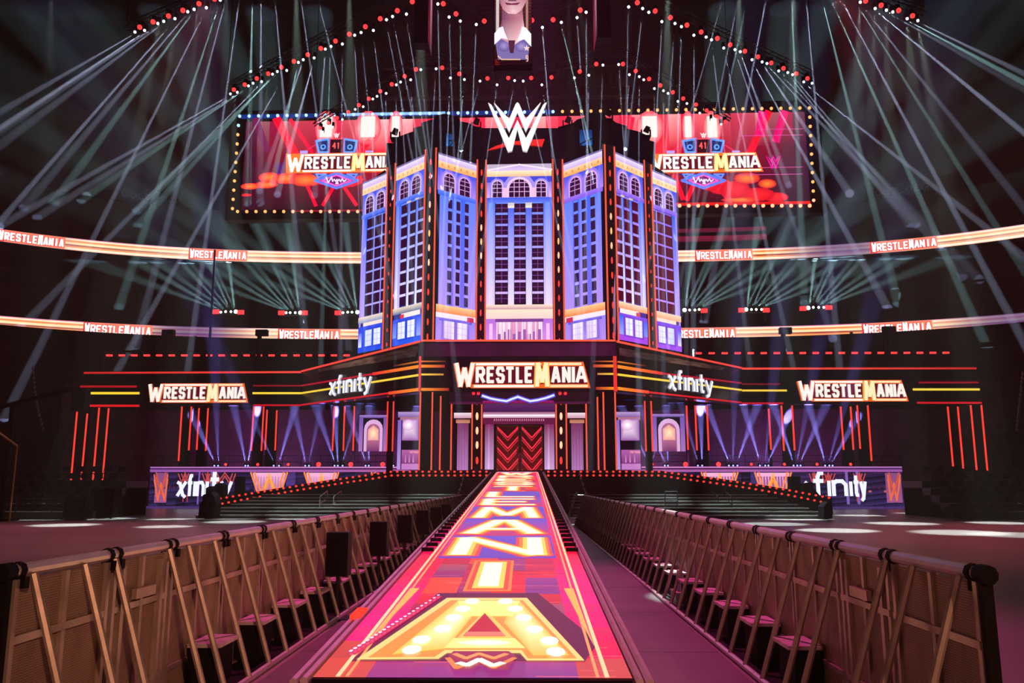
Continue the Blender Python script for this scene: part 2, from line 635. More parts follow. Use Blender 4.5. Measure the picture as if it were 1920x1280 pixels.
struct('wall_lower_stand', loft([(-24, 0), (-24, 3)] + steps(-24, 3, 2, 18.5, 16) + [(2, 21.6)], d_up), M['seat'])
struct('wall_middle_stand', loft([(.4, 21.4), (.4, 23.5)] + steps(.4, 23.5, 9, 28.2, 7) + [(9, 31.6)], d_low), M['seat'])
struct('wall_upper_stand', loft([(16, 31.5), (.3, 31.5), (.3, 33.6)] + steps(.3, 33.6, 36, 54, 18) + [(36, 66)], d_up), M['seat'])
# dim fascia of the top deck
struct('trim_1', loft([(10.0, 42.2), (9.6, 42.2), (9.6, 44.4), (10.0, 44.4)], d_up), M['concrete'])
struct('trim_2', loft([(6.0, 28.0), (5.6, 28.0), (5.6, 28.25), (6.0, 28.25)], d_up), M['concrete'])
struct('trim_3', loft([(-2, 18.3), (-2.3, 18.3), (-2.3, 18.9), (-2, 18.9)], d_up), M['concrete'])
for k, px in enumerate((203, 1500, 1750, 85)):       # stand columns that rise behind the ribbon boards
    p = PZ(px, 520, 28)
    b = MB(); b.box((p.x - .8, d_low(p.x) + 1.2, 23.4), (p.x + .8, d_low(p.x) + 2.6, 31.6)); struct('stand_column', b, M['black'])

# dim script sign boards on the top deck fascia
for px0, px1, py, lab in ((255, 345, 389, 'dim unlit script sign on the upper deck fascia, left of the video board'),
                          (1622, 1720, 374, 'dim unlit script sign on the upper deck fascia, right of the video board')):
    a, c_ = PZ(px0, py, 42.6), PZ(px1, py - 3, 42.6)
    x0 = a.x
    f = lambda x, y, off=0.0: Vector((x, d_up(x) + 9.5 - off, 42.4 + y))
    cv = Canvas(f)
    w = (c_.x - a.x)
    for i, ch in enumerate('CocaCola'):
        u = x0 + w * i / 8
        g = {'C': [(1, .9), (.5, 1.05), (.05, .6), (.2, .05), (.9, .1)], 'o': [(.9, .5), (.5, .65), (.1, .35), (.4, 0), (.9, .2), (.9, .5)],
             'c': [(.9, .6), (.3, .6), (.1, .25), (.5, 0), (1, .1)], 'a': [(.9, .6), (.3, .6), (.1, .2), (.5, 0), (.9, .5), (1, 0)], 'l': [(.2, 0), (.8, 1.1), (.5, 1.1), (.5, 0), (1, .1)]}[ch]
        cv.stroke([(u + w / 8 * (q * .95), .25 + r * 1.4) for q, r in g], .18, (0, 0, 0, 1), 1, .2, .05)
    tag(cv.mb.build('fascia_sign', M['dimletter']), lab, 'sign')

# ------------------------------------------------------------------ ribbon boards round the stands
def ribbon(name, df, z0, h, px_words, label, seed):
    root = empty(name, (0, df(0), z0), label, 'ribbon board')
    b = loft([(.28, z0 - .12), (-.2, z0 - .12), (-.2, z0 + h + .12), (.28, z0 + h + .12)], df)
    b.build('cabinet', M['black'], root)
    r_ = random.Random(seed)
    f = lambda x, y, off=0.0: Vector((x, df(x) - .22 - off, z0 + y))
    cv = Canvas(f, .02)
    rows = [(0, .1), (.1, .2), (.2, .34), (.34, .48), (.48, .66), (.66, .82), (.82, .93), (.93, 1)]
    base = [C(255, 190, 160), C(255, 236, 210), C(245, 140, 70), C(150, 55, 35), C(255, 215, 160), C(235, 125, 55), C(255, 225, 185), C(215, 120, 160)]
    cuts = []
    for i in range(len(XS)):
        x = XS[i]
        n = .5 + .5 * math.sin(x * .21 + seed) * math.sin(x * .083 + seed * 2)
        cold = max(0, math.sin(x * .115 + seed * 3) - .55) * 2.0
        cuts.append((n, min(.85, cold)))
    for i in range(len(XS) - 1):
        for j, (v0, v1) in enumerate(rows):
            ca = mix(mix(base[j], C(255, 235, 215), cuts[i][0] * .45), C(70, 45, 110), cuts[i][1])
            cb = mix(mix(base[j], C(255, 235, 215), cuts[i + 1][0] * .45), C(70, 45, 110), cuts[i + 1][1])
            cv.rect(XS[i], v0 * h, XS[i + 1], v1 * h, ca, 1, right=cb)
    for px0, py0, px1, py1 in px_words:
        a, c_ = PZ(px0, py0, z0 + h / 2), PZ(px1, py1, z0 + h / 2)
        n = 10
        for k in range(n):
            xa, xb = a.x + (c_.x - a.x) * k / n, a.x + (c_.x - a.x) * (k + 1) / n
            cv.rect(xa, .02 * h, xb, .99 * h, C(225, 45, 40) if k == 0 else C(232, 118, 92), 2)
        w = c_.x - a.x
        lw = w / 12.4
        for k, ch in enumerate('WRESTLEMANIA'):
            big = ch in 'WM'
            glyph(cv, ch, a.x + lw * (k + .25), .1 * h if big else .16 * h, lw * .92, (.84 if big else .66) * h, .125 * h, C(255, 252, 248), 4)
            glyph(cv, ch, a.x + lw * (k + .25) - .04 * h, (.1 if big else .16) * h - .05 * h, lw * .98, (.9 if big else .74) * h, .2 * h, C(205, 30, 40), 3)
    cv.build('screen', root, 'ledboard')
    return root


ribbon('ribbon_board', d_up, 31.8, 1.6, [(12, 448, 132, 461), (361, 480, 469, 484), (1304, 478, 1410, 478), (1634, 463, 1754, 455)],
       'upper curved LED ribbon of orange streaks and white words around the stands', 1.0)
ribbon('ribbon_board', d_low, 21.7, 1.75, [(153, 614, 282, 620), (521, 627, 638, 628), (1262, 624, 1382, 623), (1627, 613, 1762, 606)],
       'lower curved LED ribbon of pink and orange streaks around the stands', 2.3)

# ------------------------------------------------------------------ the video board behind the tower
VB0, VB1 = Vector((-38.2, 100.9, 0)), Vector((36.9, 99.2, 0))
VBU = (VB1 - VB0).normalized()
VBN = VBU.cross(Vector((0, 0, 1)))
root = empty('video_board', (0, 100, 36), 'huge red video board with a border of bulbs hanging behind the blue tower', 'video board')
b = MB(); b.slab(VB0 - VBU * .9, VB1 + VBU * .9, 35.6, 50.7, 1.5); b.build('cabinet', M['black'], root)
fV = flat(VB0, VBU, (0, 0, 1))


def vb(px, py):
    p = PP(px, py, VB0, VBN)
    return ((p - VB0).dot(VBU), p.z)


cv = Canvas(fV, .03)
x0, z0 = vb(452, 395); x1, z1 = vb(1508, 206)
z0, z1 = 36.9, 49.1
ncol = 46
r_ = random.Random(5)
for i in range(ncol):
    a, c_ = x0 + (x1 - x0) * i / ncol, x0 + (x1 - x0) * (i + 1) / ncol
    t = (i + .5) / ncol
    d = min(t, 1 - t) * 2                      # 0 at the ends, 1 in the middle
    topc = mix(C(60, 18, 55), C(250, 35, 70), min(1, d * 2.3))
    topc = mix(topc, C(255, 190, 190), r_.random() ** 2 * min(1, d * 3) * .8)
    if r_.random() < .35:
        topc = mix(topc, C(190, 20, 60), .7)
    midc = mix(C(40, 12, 40), C(238, 5, 48), min(1, d * 2.0) * r_.uniform(.6, 1))
    cv.rect(a, z0, c_, z0 + (z1 - z0) * .35, C(48, 10, 28), 1, top=mix(C(55, 18, 40), midc, .4))
    cv.rect(a, z0 + (z1 - z0) * .35, c_, z0 + (z1 - z0) * .62, mix(C(55, 18, 40), midc, .4), 1, top=midc)
    cv.rect(a, z0 + (z1 - z0) * .62, c_, z1, midc, 1, top=topc)
for px, w in ((612, 15), (690, 18), (742, 10), (1218, 18), (1335, 12), (1290, 8)):     # bright stage lamps in the picture
    xa, za = vb(px, 240)
    rr = w / 15.3
    cv.disc(xa, za, rr * 1.5, 2.4, C(240, 60, 85), C(255, 225, 215), 2)
    cv.rect(xa - rr * .8, za - 1.3, xa + rr * .8, za + 1.6, C(255, 225, 218), 3)
for (p, q, w, c_) in (((520, 225), (558, 298), 1.1, C(250, 10, 45)), ((545, 225), (585, 285), .5, C(230, 15, 60)), ((700, 255), (665, 300), .8, C(240, 20, 50)),
                      ((575, 345), (592, 385), .45, C(240, 10, 50)), ((625, 352), (606, 384), .45, C(240, 10, 50)), ((645, 350), (668, 384), .45, C(240, 10, 50)),
                      ((1440, 212), (1400, 300), .9, C(245, 15, 40)), ((1230, 300), (1245, 255), .7, C(230, 15, 40)), ((1265, 330), (1280, 372), .6, C(240, 12, 45)),
                      ((1305, 335), (1288, 374), .6, C(240, 12, 45)), ((1345, 350), (1368, 378), .5, C(240, 12, 45)), ((1430, 215), (1425, 250), 1.2, C(235, 10, 110)),
                      ((1470, 212), (1455, 262), 1.0, C(215, 10, 100)), ((480, 225), (500, 280), .9, C(110, 25, 75)), ((1180, 225), (1165, 300), 1.3, C(235, 25, 60))):
    cv.stroke([vb(*p), vb(*q)], w, c_, 2)
for px, py, rx, ry in ((505, 333, 22, 11), (538, 335, 30, 12), (575, 338, 34, 14), (470, 350, 20, 7), (610, 335, 28, 14), (462, 366, 12, 3), (500, 347, 24, 8), (645, 338, 40, 16),
                       (1350, 350, 26, 16), (1378, 356, 30, 18), (1420, 365, 34, 14), (1455, 370, 24, 10), (1438, 345, 18, 10), (1330, 345, 22, 14), (1400, 335, 26, 12), (1390, 375, 40, 6)):
    xa, za = vb(px, py)
    hot = C(255, 130, 50) if r_.random() < .6 else C(250, 40, 45)
    cv.disc(xa, za, rx / 15.3, ry / 15.3, C(215, 12, 40) if px < 900 else C(200, 14, 38), hot, 3 + (px % 3), 12)
for py in (244, 256, 316, 329):                # thin pale lines at the right of the picture
    xa, za = vb(1385 if py != 244 else 1420, py); xb, _ = vb(1505, py)
    cv.rect(xa, za - .05, xb, za + .05, C(190, 70, 140), 7)
xa, za = vb(1436, 318)
scratch_w(cv, xa, za, 1.9, 1.8, C(225, 20, 150), 8)
xa, za = vb(516, 330)
scratch_w(cv, xa, za, 1.2, 1.9, C(70, 30, 130), 8)
for cx, wl, wr in ((632, 538, 745), (1318, 1207, 1426)):
    X = lambda d, py: vb(cx + d, py)
    for sx in (-1, 1):                          # neon playing cards over the word
        cards = [X(sx * 14, 262), X(sx * 14, 287), X(sx * 33, 287), X(sx * 38, 266)]
        cv.poly(cards if sx < 0 else cards, C(25, 35, 95), 7)
        cv.stroke(cards + cards[:1], .28, C(95, 150, 255), 9)
        q = X(sx * 25, 277)
        cv.disc(q[0], q[1], .38, .38, C(90, 160, 255), None, 9, 8)
        cv.disc(q[0], q[1], .2, .2, C(25, 35, 95), None, 10, 8)
        cv.stroke([X(sx * 38, 272), X(sx * 58, 284), X(sx * 66, 287)], .2, C(215, 40, 80), 8)
        cv.stroke([X(sx * 56, 287), X(sx * 66, 287)], .45, C(170, 150, 255), 9)
    p, q = X(-13, 288), X(13, 262)
    cv.rect(p[0], p[1], q[0], q[1], C(45, 8, 20), 9)
    cv.stroke([(p[0], p[1]), (p[0], q[1]), (q[0], q[1]), (q[0], p[1])], .14, C(220, 60, 80), 10)
    g0 = X(-8, 281)
    glyph(cv, '4', g0[0], g0[1], .5, .9, .15, C(255, 90, 90), 11)
    glyph(cv, '1', g0[0] + .58, g0[1], .42, .9, .15, C(255, 90, 90), 11)
    p = X(-6, 261)
    scratch_w(cv, p[0], p[1], .85, .75, C(255, 240, 245), 11)
    p, q = vb(wl, 326), vb(wr, 288)
    mania_word(cv, p[0], p[1], q[0] - p[0], q[1] - p[1], 12)
    # neon diamond with script under the word
    cv.poly([X(-47, 327), X(47, 327), X(0, 355)], C(25, 40, 130), 8)
    for k, (dw, dy, c_, w) in enumerate(((40, 14, C(90, 120, 255), .32), (27, 10, C(235, 90, 200), .2))):
        cv.stroke([X(-dw, 340), X(0, 340 - dy), X(dw, 340), X(0, 340 + dy), X(-dw, 340)], w, c_, 10 + k)
    cv.stroke([X(-38, 328), X(-20, 328), X(-34, 334), X(-38, 328)], .2, C(110, 140, 255), 10)
    cv.stroke([X(38, 328), X(20, 328), X(34, 334), X(38, 328)], .2, C(110, 140, 255), 10)
    cv.poly([X(-25, 340), X(0, 331), X(25, 340), X(0, 349)], C(110, 20, 90), 9)
    cv.stroke([X(-19, 334), X(-15, 344), X(-9, 334), X(-7, 342), X(-4, 338), X(-1, 342), X(1, 338), X(3, 346), X(-1, 346), X(5, 338), X(8, 342), X(11, 337), X(14, 342), X(18, 339)], .16, C(230, 210, 255), 12)
cv.build('screen', root, 'ledboard')
for (a, c_) in (((x0 - .35, z0 - .35), (x0, z1 + .3)), ((x1, z0 - .35), (x1 + .35, z1 + .3))):
    b = MB(); b.prism([fV(a[0], a[1]), fV(c_[0], a[1]), fV(c_[0], c_[1]), fV(a[0], c_[1])], VBN * .1)
    b.build('bezel', M['black'], root)
bulb_list = []
n = 60
for i in range(n + 1):
    px = 450 + (1517 - 450) * i / n
    py = 218.5 - 15.5 * i / n
    if 785 < px < 850 and False:
        continue
    bulb_list.append((px, py, 'blue_bulb' if px < 1042 else 'amber_bulb', 1))
for i in range(1, 11):
    bulb_list.append((449 - 1.25 * i, 218.5 + 17.3 * i, 'blue_bulb' if i < 2 else 'amber_bulb', 1))
    bulb_list.append((1517 + .8 * i, 203 + 17.3 * i, 'amber_bulb' if i < 10 else 'hot_bulb', 1))
for i in range(14):
    bulb_list.append((446 + 17.3 * i, 397, 'amber_bulb' if i < 6 else 'hot_bulb', 1))
for i in range(15):
    bulb_list.append((1274 + 17.4 * i, 386, 'hot_bulb', 1.15))
rest = MB()
for k, (px, py, mk, sz) in enumerate(bulb_list):
    q = vb(px, py)
    p = fV(q[0], q[1], .12)
    m_ = MB() if k < 100 else rest
    m_.ball(p, .21 * sz, 0)
    if k < 100:
        m_.build('bulb', M[mk], root)
rest_o = rest.build('bulb_row', M['hot_bulb'], root)
rest_o['kind'] = 'stuff'
# blue light strip behind the left bulbs of the top edge, red-lit lip along the bottom
b = Canvas(fV, .03)
p, q = vb(452, 219), vb(1035, 210)
b.poly([(p[0], p[1] - .3), (q[0], q[1] - .3), (q[0], q[1] + .3), (p[0], p[1] + .3)], [C(15, 50, 130), C(15, 40, 120), C(15, 40, 120), C(15, 50, 130)], 1)
p, q = vb(650, 215), vb(835, 212)
b.poly([(p[0], p[1] - .2), (q[0], q[1] - .2), (q[0], q[1] + .2), (p[0], p[1] + .2)], C(150, 200, 255), 2)
b.build('light_strip', root)
b = Canvas(fV, .03)
p, q = vb(1265, 384), vb(1520, 383)
b.rect(p[0], p[1] - .15, q[0], p[1] + .25, C(235, 30, 25), 2)
p, q = vb(545, 396), vb(690, 396)
b.rect(p[0], p[1] - .12, q[0], p[1] + .12, C(150, 15, 35), 2)
b.build('light_strip', root)
# red bunting-like reflection, painted as emission, on the stand under the board, right of the tower
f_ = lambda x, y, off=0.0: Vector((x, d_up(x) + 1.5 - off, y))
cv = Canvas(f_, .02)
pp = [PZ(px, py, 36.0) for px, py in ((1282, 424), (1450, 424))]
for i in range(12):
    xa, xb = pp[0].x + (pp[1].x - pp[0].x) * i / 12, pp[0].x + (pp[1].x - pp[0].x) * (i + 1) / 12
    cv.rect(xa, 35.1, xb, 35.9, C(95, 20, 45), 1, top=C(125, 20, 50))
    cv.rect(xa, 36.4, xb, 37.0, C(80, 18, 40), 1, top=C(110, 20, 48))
tag(cv.mb.build('reflection_strip', M['led']), 'dim red painted reflection strip on the stand below the right end of the video board', 'screen')

# building name on the upper wall behind the lamps: grey unlit letters
root = empty('wall_lettering', PY(970, 178, 118), 'large dim grey building name letters high on the back wall behind the red lamps', 'lettering')
root.location = (root.location.x, 118, root.location.z)
a, c_ = PY(752, 168, 118), PY(1190, 168, 118)
f = flat((a.x, 118, a.z), (1, 0, 0), (0, 0, 1))
txt = 'allegiant stadium'
lw = (c_.x - a.x) / len(txt)
for i, ch in enumerate(txt):
    if ch == ' ':
        continue
    cv = Canvas(f)
    glyph(cv, ch, lw * (i + .12), 0, lw * (.72 if ch not in 'il' else .5), 3.0, .5, (0, 0, 0, 1), 1, .2)
    cv.mb.build('letter', M['dimletter'], root)
b = MB(); b.box((a.x - 3, 118.0, a.z - 1.6), (c_.x + 3, 118.6, a.z - 1.2)); b.box((a.x - 3, 118.0, a.z + 3.6), (c_.x + 3, 118.6, a.z + 3.9))
b.build('rail', M['dimletter'], root)
# ------------------------------------------------------------------ the tower of LED screens
K = 58.6 / 60.0
ZT = CAM_H + 25.47 * K
plan = {'L1': ((-13.99, 66.64), (-11.47, 64.24)), 'L2': ((-10.55, 63.21), (-7.93, 60.62)), 'L3': ((-6.90, 60.22), (-4.05, 62.65)),
        'C': ((-3.19, 62.78), (2.05, 62.65)), 'R3': ((3.0, 62.78), (5.93, 59.83)), 'R2': ((6.87, 60.36), (9.40, 62.9)), 'R1': ((10.21, 64.0), (12.69, 66.38))}
plan = {k: (Vector((a[0] * K, a[1] * K, 0)), Vector((b_[0] * K, b_[1] * K, 0))) for k, (a, b_) in plan.items()}
BLUE, MIDB, LILAC, PALE, WIN = C(22, 62, 222), C(72, 112, 245), C(160, 138, 240), C(226, 200, 252), C(40, 8, 44)


def window_grid(cv, cols, y0, y1, n, mull, wcol, gap=.22, bars=None):
    h = (y1 - y0) / n
    for x0, x1 in cols:
        for i in range(n):
            t = 1 - (i + .5) / n
            cv.rect(x0, y0 + h * (i + gap * .5), x1, y0 + h * (i + 1 - gap * .5), wcol, 5)
            if bars:
                cv.rect((x0 + x1) / 2 - .03, y0 + h * (i + gap * .5), (x0 + x1) / 2 + .03, y0 + h * (i + 1 - gap * .5), bars, 6)
                cv.rect(x0, y0 + h * (i + .5) - .03, x1, y0 + h * (i + .5) + .03, bars, 6)
            cv.rect(x0, y0 + h * (i + 1 - gap * .5), x1, y0 + h * (i + 1 + gap * .5) - (h * gap * .3 if i == n - 1 else 0), mix(mull[0], mull[1], t), 5)


def arched(cv, x0, y0, x1, y1, frame, wcol, bars):
    m = (x1 - x0) * .13
    cv.arch(x0 - m * 2.2, y0 - m * .3, x1 + m * 2.2, y1 + m * 2.4, mix(frame, BLUE, .55), 3)
    cv.arch(x0 - m, y0, x1 + m, y1 + m, frame, 4)
    cv.arch(x0, y0, x1, y1, wcol, 5)
    w, h = x1 - x0, y1 - y0
    for u in ((.5,) if w < 1.1 else (.25, .5, .75)):
        cv.rect(x0 + w * u - .03, y0, x0 + w * u + .03, y1 - (.02 if u == .5 else h * .08), bars, 6)
    for v in (.3, .56, .8):
        cv.rect(x0 + (w * .04 if v > .7 else 0), y0 + h * v - .03, x1 - (w * .04 if v > .7 else 0), y0 + h * v + .03, bars, 6)


def curtain(cv, x0, y0, x1, y1, L, a, b_, r_):
    n = max(3, int((x1 - x0) / .12))
    for i in range(n):
        t = r_.random()
        cv.rect(x0 + (x1 - x0) * i / n, y0, x0 + (x1 - x0) * (i + 1) / n, y1, mix(a, b_, t * .8), L, top=mix(a, C(255, 250, 255), .6 * t + .2))


def tower_screen(key, label):
    p0, p1 = plan[key]
    W = (p1 - p0).length
    U = (p1 - p0).normalized()
    z0 = 12.06 if key in ('C', 'L3', 'R3') else 12.32
    H = ZT - z0
    right = key[0] == 'R'
    kind = key[-1]
    root = empty('tower_screen', ((p0.x + p1.x) / 2, (p0.y + p1.y) / 2, z0), label, 'LED screen', 'screens of the tower front')
    b = MB(); b.slab(p0, p1, z0, ZT, .22); b.build('cabinet', M['black'], root)
    cv = Canvas(flat((p0.x, p0.y, z0), U, (0, 0, 1)), .012)
    X = lambda u: (1 - u if right else u) * W
    Y = lambda v: v * H
    r_ = random.Random(hash(kind) % 7 + 3 if False else ord(kind))

    def rc(u0, v0, u1, v1, c_, L, top=None, right_=None):
        a, e = sorted((X(u0), X(u1)))
        if right_ is not None and right:
            c_, right_ = right_, c_
        cv.rect(a, Y(v0), e, Y(v1), c_, L, top=top, right=right_)
    if kind == 'C':
        cv.rect(0, 0, W, H, C(200, 165, 245), 0, top=C(50, 100, 240))
        for u0, u1 in ((.0, .13), (.87, 1)):
            rc(u0, .227, u1, .80, PALE, 1, top=C(72, 118, 248))
            rc(u0 + .03, .227, u1 - .03, .80, C(235, 215, 255), 2, top=C(105, 140, 250))
        for u0, u1 in ((.33, .42), (.60, .69)):
            rc(u0, .227, u1, .78, C(236, 220, 255), 2, top=C(55, 95, 238))
            rc(u0 - .03, .765, u1 + .03, .785, C(205, 200, 210), 3)
            rc(u0 - .01, .755, u1 + .01, .768, C(235, 225, 215), 3)
        window_grid(cv, [(.14 * W, .325 * W), (.425 * W, .595 * W), (.695 * W, .865 * W)], Y(.232), Y(.785), 9, (C(95, 135, 250), C(215, 180, 250)), WIN, .2, C(110, 60, 130))
        rc(0, .785, 1, .812, C(95, 120, 240), 7, top=C(60, 90, 225))
        rc(0, .812, 1, .935, C(225, 175, 235), 1, top=C(60, 80, 225))
        rc(0, .9, .33, .935, C(60, 70, 215), 2); rc(.67, .9, 1, .935, C(60, 70, 215), 2)
        arched(cv, .09 * W, Y(.815), .235 * W, Y(.905), C(225, 190, 250), WIN, C(205, 160, 215))
        arched(cv, .345 * W, Y(.815), .66 * W, Y(.915), C(235, 200, 250), WIN, C(215, 165, 215))
        arched(cv, .765 * W, Y(.815), .91 * W, Y(.905), C(225, 190, 250), WIN, C(205, 160, 215))
        rc(.255, .815, .325, .868, C(245, 190, 225), 4); rc(.675, .815, .745, .868, C(245, 190, 225), 4)
        rc(0, .93, 1, .962, C(250, 190, 140), 7, top=C(255, 235, 200))
        rc(0, .962, 1, 1, C(190, 175, 200), 6)
        cv.poly([(0, Y(.962)), (W, Y(.962)), (W * .5, Y(.998))], [C(225, 200, 240), C(225, 200, 240), C(190, 160, 225)], 7)
        cv.stroke([(0, Y(.966)), (W * .5, Y(.996)), (W, Y(.966))], .14, C(240, 225, 240), 8)
        rc(0, .205, 1, .23, C(200, 150, 165), 7, top=C(255, 225, 205))
        rc(0, .155, 1, .205, C(255, 205, 205), 6, top=C(255, 225, 200))
        rc(0, 0, .16, .155, C(225, 140, 230), 6, top=C(180, 110, 215)); rc(.84, 0, 1, .155, C(225, 140, 230), 6, top=C(180, 110, 215))
        rc(.05, .04, .1, .13, C(250, 190, 245), 7); rc(.9, .04, .95, .13, C(250, 190, 245), 7)
        rc(.14, .138, .86, .155, C(120, 60, 140), 7)
        curtain(cv, .165 * W, Y(.0), .835 * W, Y(.138), 6, C(215, 90, 170), C(255, 225, 235), r_)
        for i in range(9):
            u = .2 + .6 * i / 8
            rc(u - .022, .045, u + .022, .045 + .03 + .012 * (i % 3), C(150, 90, 170), 7)
        for i in range(8):
            u = .165 + .67 * i / 7
            rc(u - .006, .0, u + .006, .138, C(250, 235, 250), 8)
    else:
        # 0 = the screen's edge away from the tower's centre line
        if kind == '3':
            a, e = (BLUE, C(160, 130, 238)) if not right else (C(60, 105, 245), C(140, 120, 240))
            rc(0, 0, 1, 1, a, 0, right_=e)
            piers = ((.14, .34), (.46, .62), (.75, 1)) if True else ()
            for u0, u1 in ((.06, .27), (.42, .60), (.76, 1)):
                rc(u0, .2, u1, .78, C(178, 142, 242), 2, top=C(92, 128, 248))
            for u0, u1 in ((.27, .42), (.60, .76)):
                rc(u0, .2, u1, .78, C(120, 110, 235), 1, top=C(60, 100, 240))
            cols = [(.27, .37), (.48, .58), (.70, .80)] if not right else [(.2, .31), (.42, .53), (.62, .73)]
            cols = [tuple(sorted((X(u0), X(u1)))) for u0, u1 in cols]
            window_grid(cv, cols, Y(.2), Y(.77), 9, (C(90, 130, 250), C(175, 150, 248)), C(46, 20, 62), .24)
            aw = ((.16, .42), (.56, .82))
            corn, fr = C(252, 165, 75), C(215, 165, 250)
        elif kind == '2':
            rc(0, 0, 1, 1, C(50, 90, 238) if not right else C(140, 85, 235), 0, top=C(40, 90, 235) if not right else C(60, 75, 235))
            rc(0, .2, .2, .78, C(205, 185, 250), 1, top=C(55, 100, 240))
            rc(.05, .2, .12, .78, C(235, 225, 255), 2, top=C(90, 130, 250))
            for u0, u1 in ((.44, .52), (.73, .80)):
                rc(u0, .2, u1, .775, C(235, 230, 255), 2, top=C(60, 105, 240))
                rc(u0 - .03, .765, u1 + .03, .785, C(215, 195, 165), 6)
            cols = [tuple(sorted((X(u0), X(u1)))) for u0, u1 in ((.22, .43), (.53, .72), (.81, .99))]
            window_grid(cv, cols, Y(.2), Y(.77), 9, (C(85, 130, 250), C(225, 215, 255)) if not right else (C(125, 110, 245), C(215, 185, 255)), WIN if not right else C(78, 4, 38), .22)
            aw = ((.16, .44), (.58, .86))
            corn, fr = (C(252, 195, 130), C(205, 185, 252)) if not right else (C(252, 190, 125), C(225, 175, 252))
        else:
            rc(0, 0, 1, 1, C(70, 95, 238) if not right else C(165, 85, 235), 0, top=C(40, 85, 232) if not right else C(60, 70, 230))
            rc(0, .2, .2, .78, C(190, 165, 245), 1, top=C(40, 95, 235))
            rc(0, .0, .07, .78, C(190, 150, 245), 2, top=C(150, 130, 240))
            cols = [tuple(sorted((X(u0), X(u1)))) for u0, u1 in ((.24, .52), (.56, .82), (.86, 1))]
            window_grid(cv, cols, Y(.2), Y(.77), 9, (C(80, 120, 248), C(190, 175, 255)) if not right else (C(125, 100, 245), C(200, 140, 250)), WIN if not right else C(88, 5, 40), .16)
            for u in (.54, .84):
                rc(u - .02, .2, u + .02, .77, C(150, 150, 250), 6)
            aw = ((.16, .45), (.6, .88))
            corn, fr = (C(252, 200, 150), C(215, 190, 252)) if not right else (C(255, 205, 150), C(225, 190, 252))
        rc(0, .775, 1, .80, C(60, 95, 230) if not right else C(130, 85, 225), 7, top=C(95, 130, 248) if not right else C(150, 115, 240))
        rc(0, .80, 1, .925, C(175, 135, 240) if kind == '3' else C(120, 120, 245), 1, top=C(55, 80, 228))
        for u0, u1 in aw:
            a, e = sorted((X(u0), X(u1)))
            arched(cv, a, Y(.802), e, Y(.9), fr, C(48, 8, 48), C(195, 145, 205))
        rc(0, .92, 1, .958, corn, 7, top=mix(corn, C(255, 235, 200), .6))
        for i in range(6):
            rc(.08 + i * .16, .932, .12 + i * .16, .946, mix(corn, C(200, 110, 50), .5), 8)
        rc(0, .958, 1, 1, C(205, 175, 240), 7, top=C(240, 230, 250))
        rc(0, .99, 1, 1, C(120, 105, 160), 8)
        # ground storey
        if kind == '3':
            lowc, winc = C(190, 140, 240), C(225, 190, 250)
            rc(0, .16, 1, .2, C(245, 130, 70), 7, top=C(255, 200, 140))
            rc(0, .135, 1, .16, C(255, 225, 235), 6); rc(.78, .13, .95, .155, C(200, 40, 90), 7)
            rc(0, 0, 1, .135, lowc, 5, top=C(150, 130, 238))
            rc(.1, .0, .82, .128, C(170, 130, 225), 6); rc(.08, .118, .9, .13, C(95, 85, 215), 7)
        elif kind == '2':
            lowc, winc = (C(30, 85, 230), C(225, 230, 255)) if not right else (C(170, 70, 225), C(225, 225, 255))
            rc(0, .165, 1, .2, C(90, 110, 150) if not right else C(250, 150, 90), 7, top=C(235, 215, 190))
            rc(.3, .14, .95, .165, C(255, 230, 225), 6); rc(.26, .14, .4, .16, C(220, 50, 80), 7)
            rc(0, 0, 1, .14, lowc, 5, top=C(45, 80, 225) if not right else C(125, 75, 228))
            rc(0, .04, .16, .12, C(120, 150, 255), 6, top=C(70, 100, 240)); rc(.84, .03, .98, .13, C(150, 170, 255), 6, top=C(60, 90, 235))
        else:
            lowc, winc = (C(25, 75, 225), C(215, 225, 255)) if not right else (C(165, 75, 228), C(215, 220, 255))
            rc(0, .165, 1, .2, C(130, 150, 200) if not right else C(250, 170, 120), 7, top=C(240, 215, 190))
            rc(.2, .145, .95, .165, C(255, 220, 210), 6)
            rc(0, 0, 1, .145, lowc, 5, top=C(40, 75, 222) if not right else C(120, 75, 228))
            rc(.02, .03, .15, .11, C(225, 220, 255), 6, top=C(90, 110, 245))
        ww = ((.2, .45), (.53, .78)) if kind != '1' else ((.3, .56), (.64, .9))
        a, e = sorted((X(ww[0][0] - .06), X(ww[1][1] + .06)))
        cv.rect(a, Y(.022), e, Y(.128), mix(lowc, C(20, 40, 180), .5), 7)
        for u0, u1 in ww:
            a, e = sorted((X(u0), X(u1)))
            curtain(cv, a, Y(.03), e, Y(.12), 8, mix(winc, C(150, 110, 200), .45) if kind == '3' else mix(winc, C(120, 150, 255), .3), C(255, 250, 255), r_)
            rc_ = (a + e) / 2
            cv.rect(rc_ - .025, Y(.03), rc_ + .025, Y(.12), mix(winc, lowc, .5), 9)
            for v in (.06, .092):
                cv.rect(a, Y(v) - .02, e, Y(v) + .02, mix(winc, lowc, .5), 9)
    cv.build('screen', root)
    return root


tower_screen('L1', 'leftmost narrow blue facade screen of the tower, at its outer left edge')
tower_screen('L2', 'blue facade screen with white mullions, second from the left of the tower')
tower_screen('L3', 'lilac facade screen just left of the tower centre, slanting in')
tower_screen('C', 'wide centre facade screen of the tower with a pediment and three arched windows')
tower_screen('R3', 'lilac facade screen just right of the tower centre, slanting in')
tower_screen('R2', 'purple facade screen with crimson panes, second from the right of the tower')
tower_screen('R1', 'rightmost narrow purple facade screen of the tower, at its outer right edge')

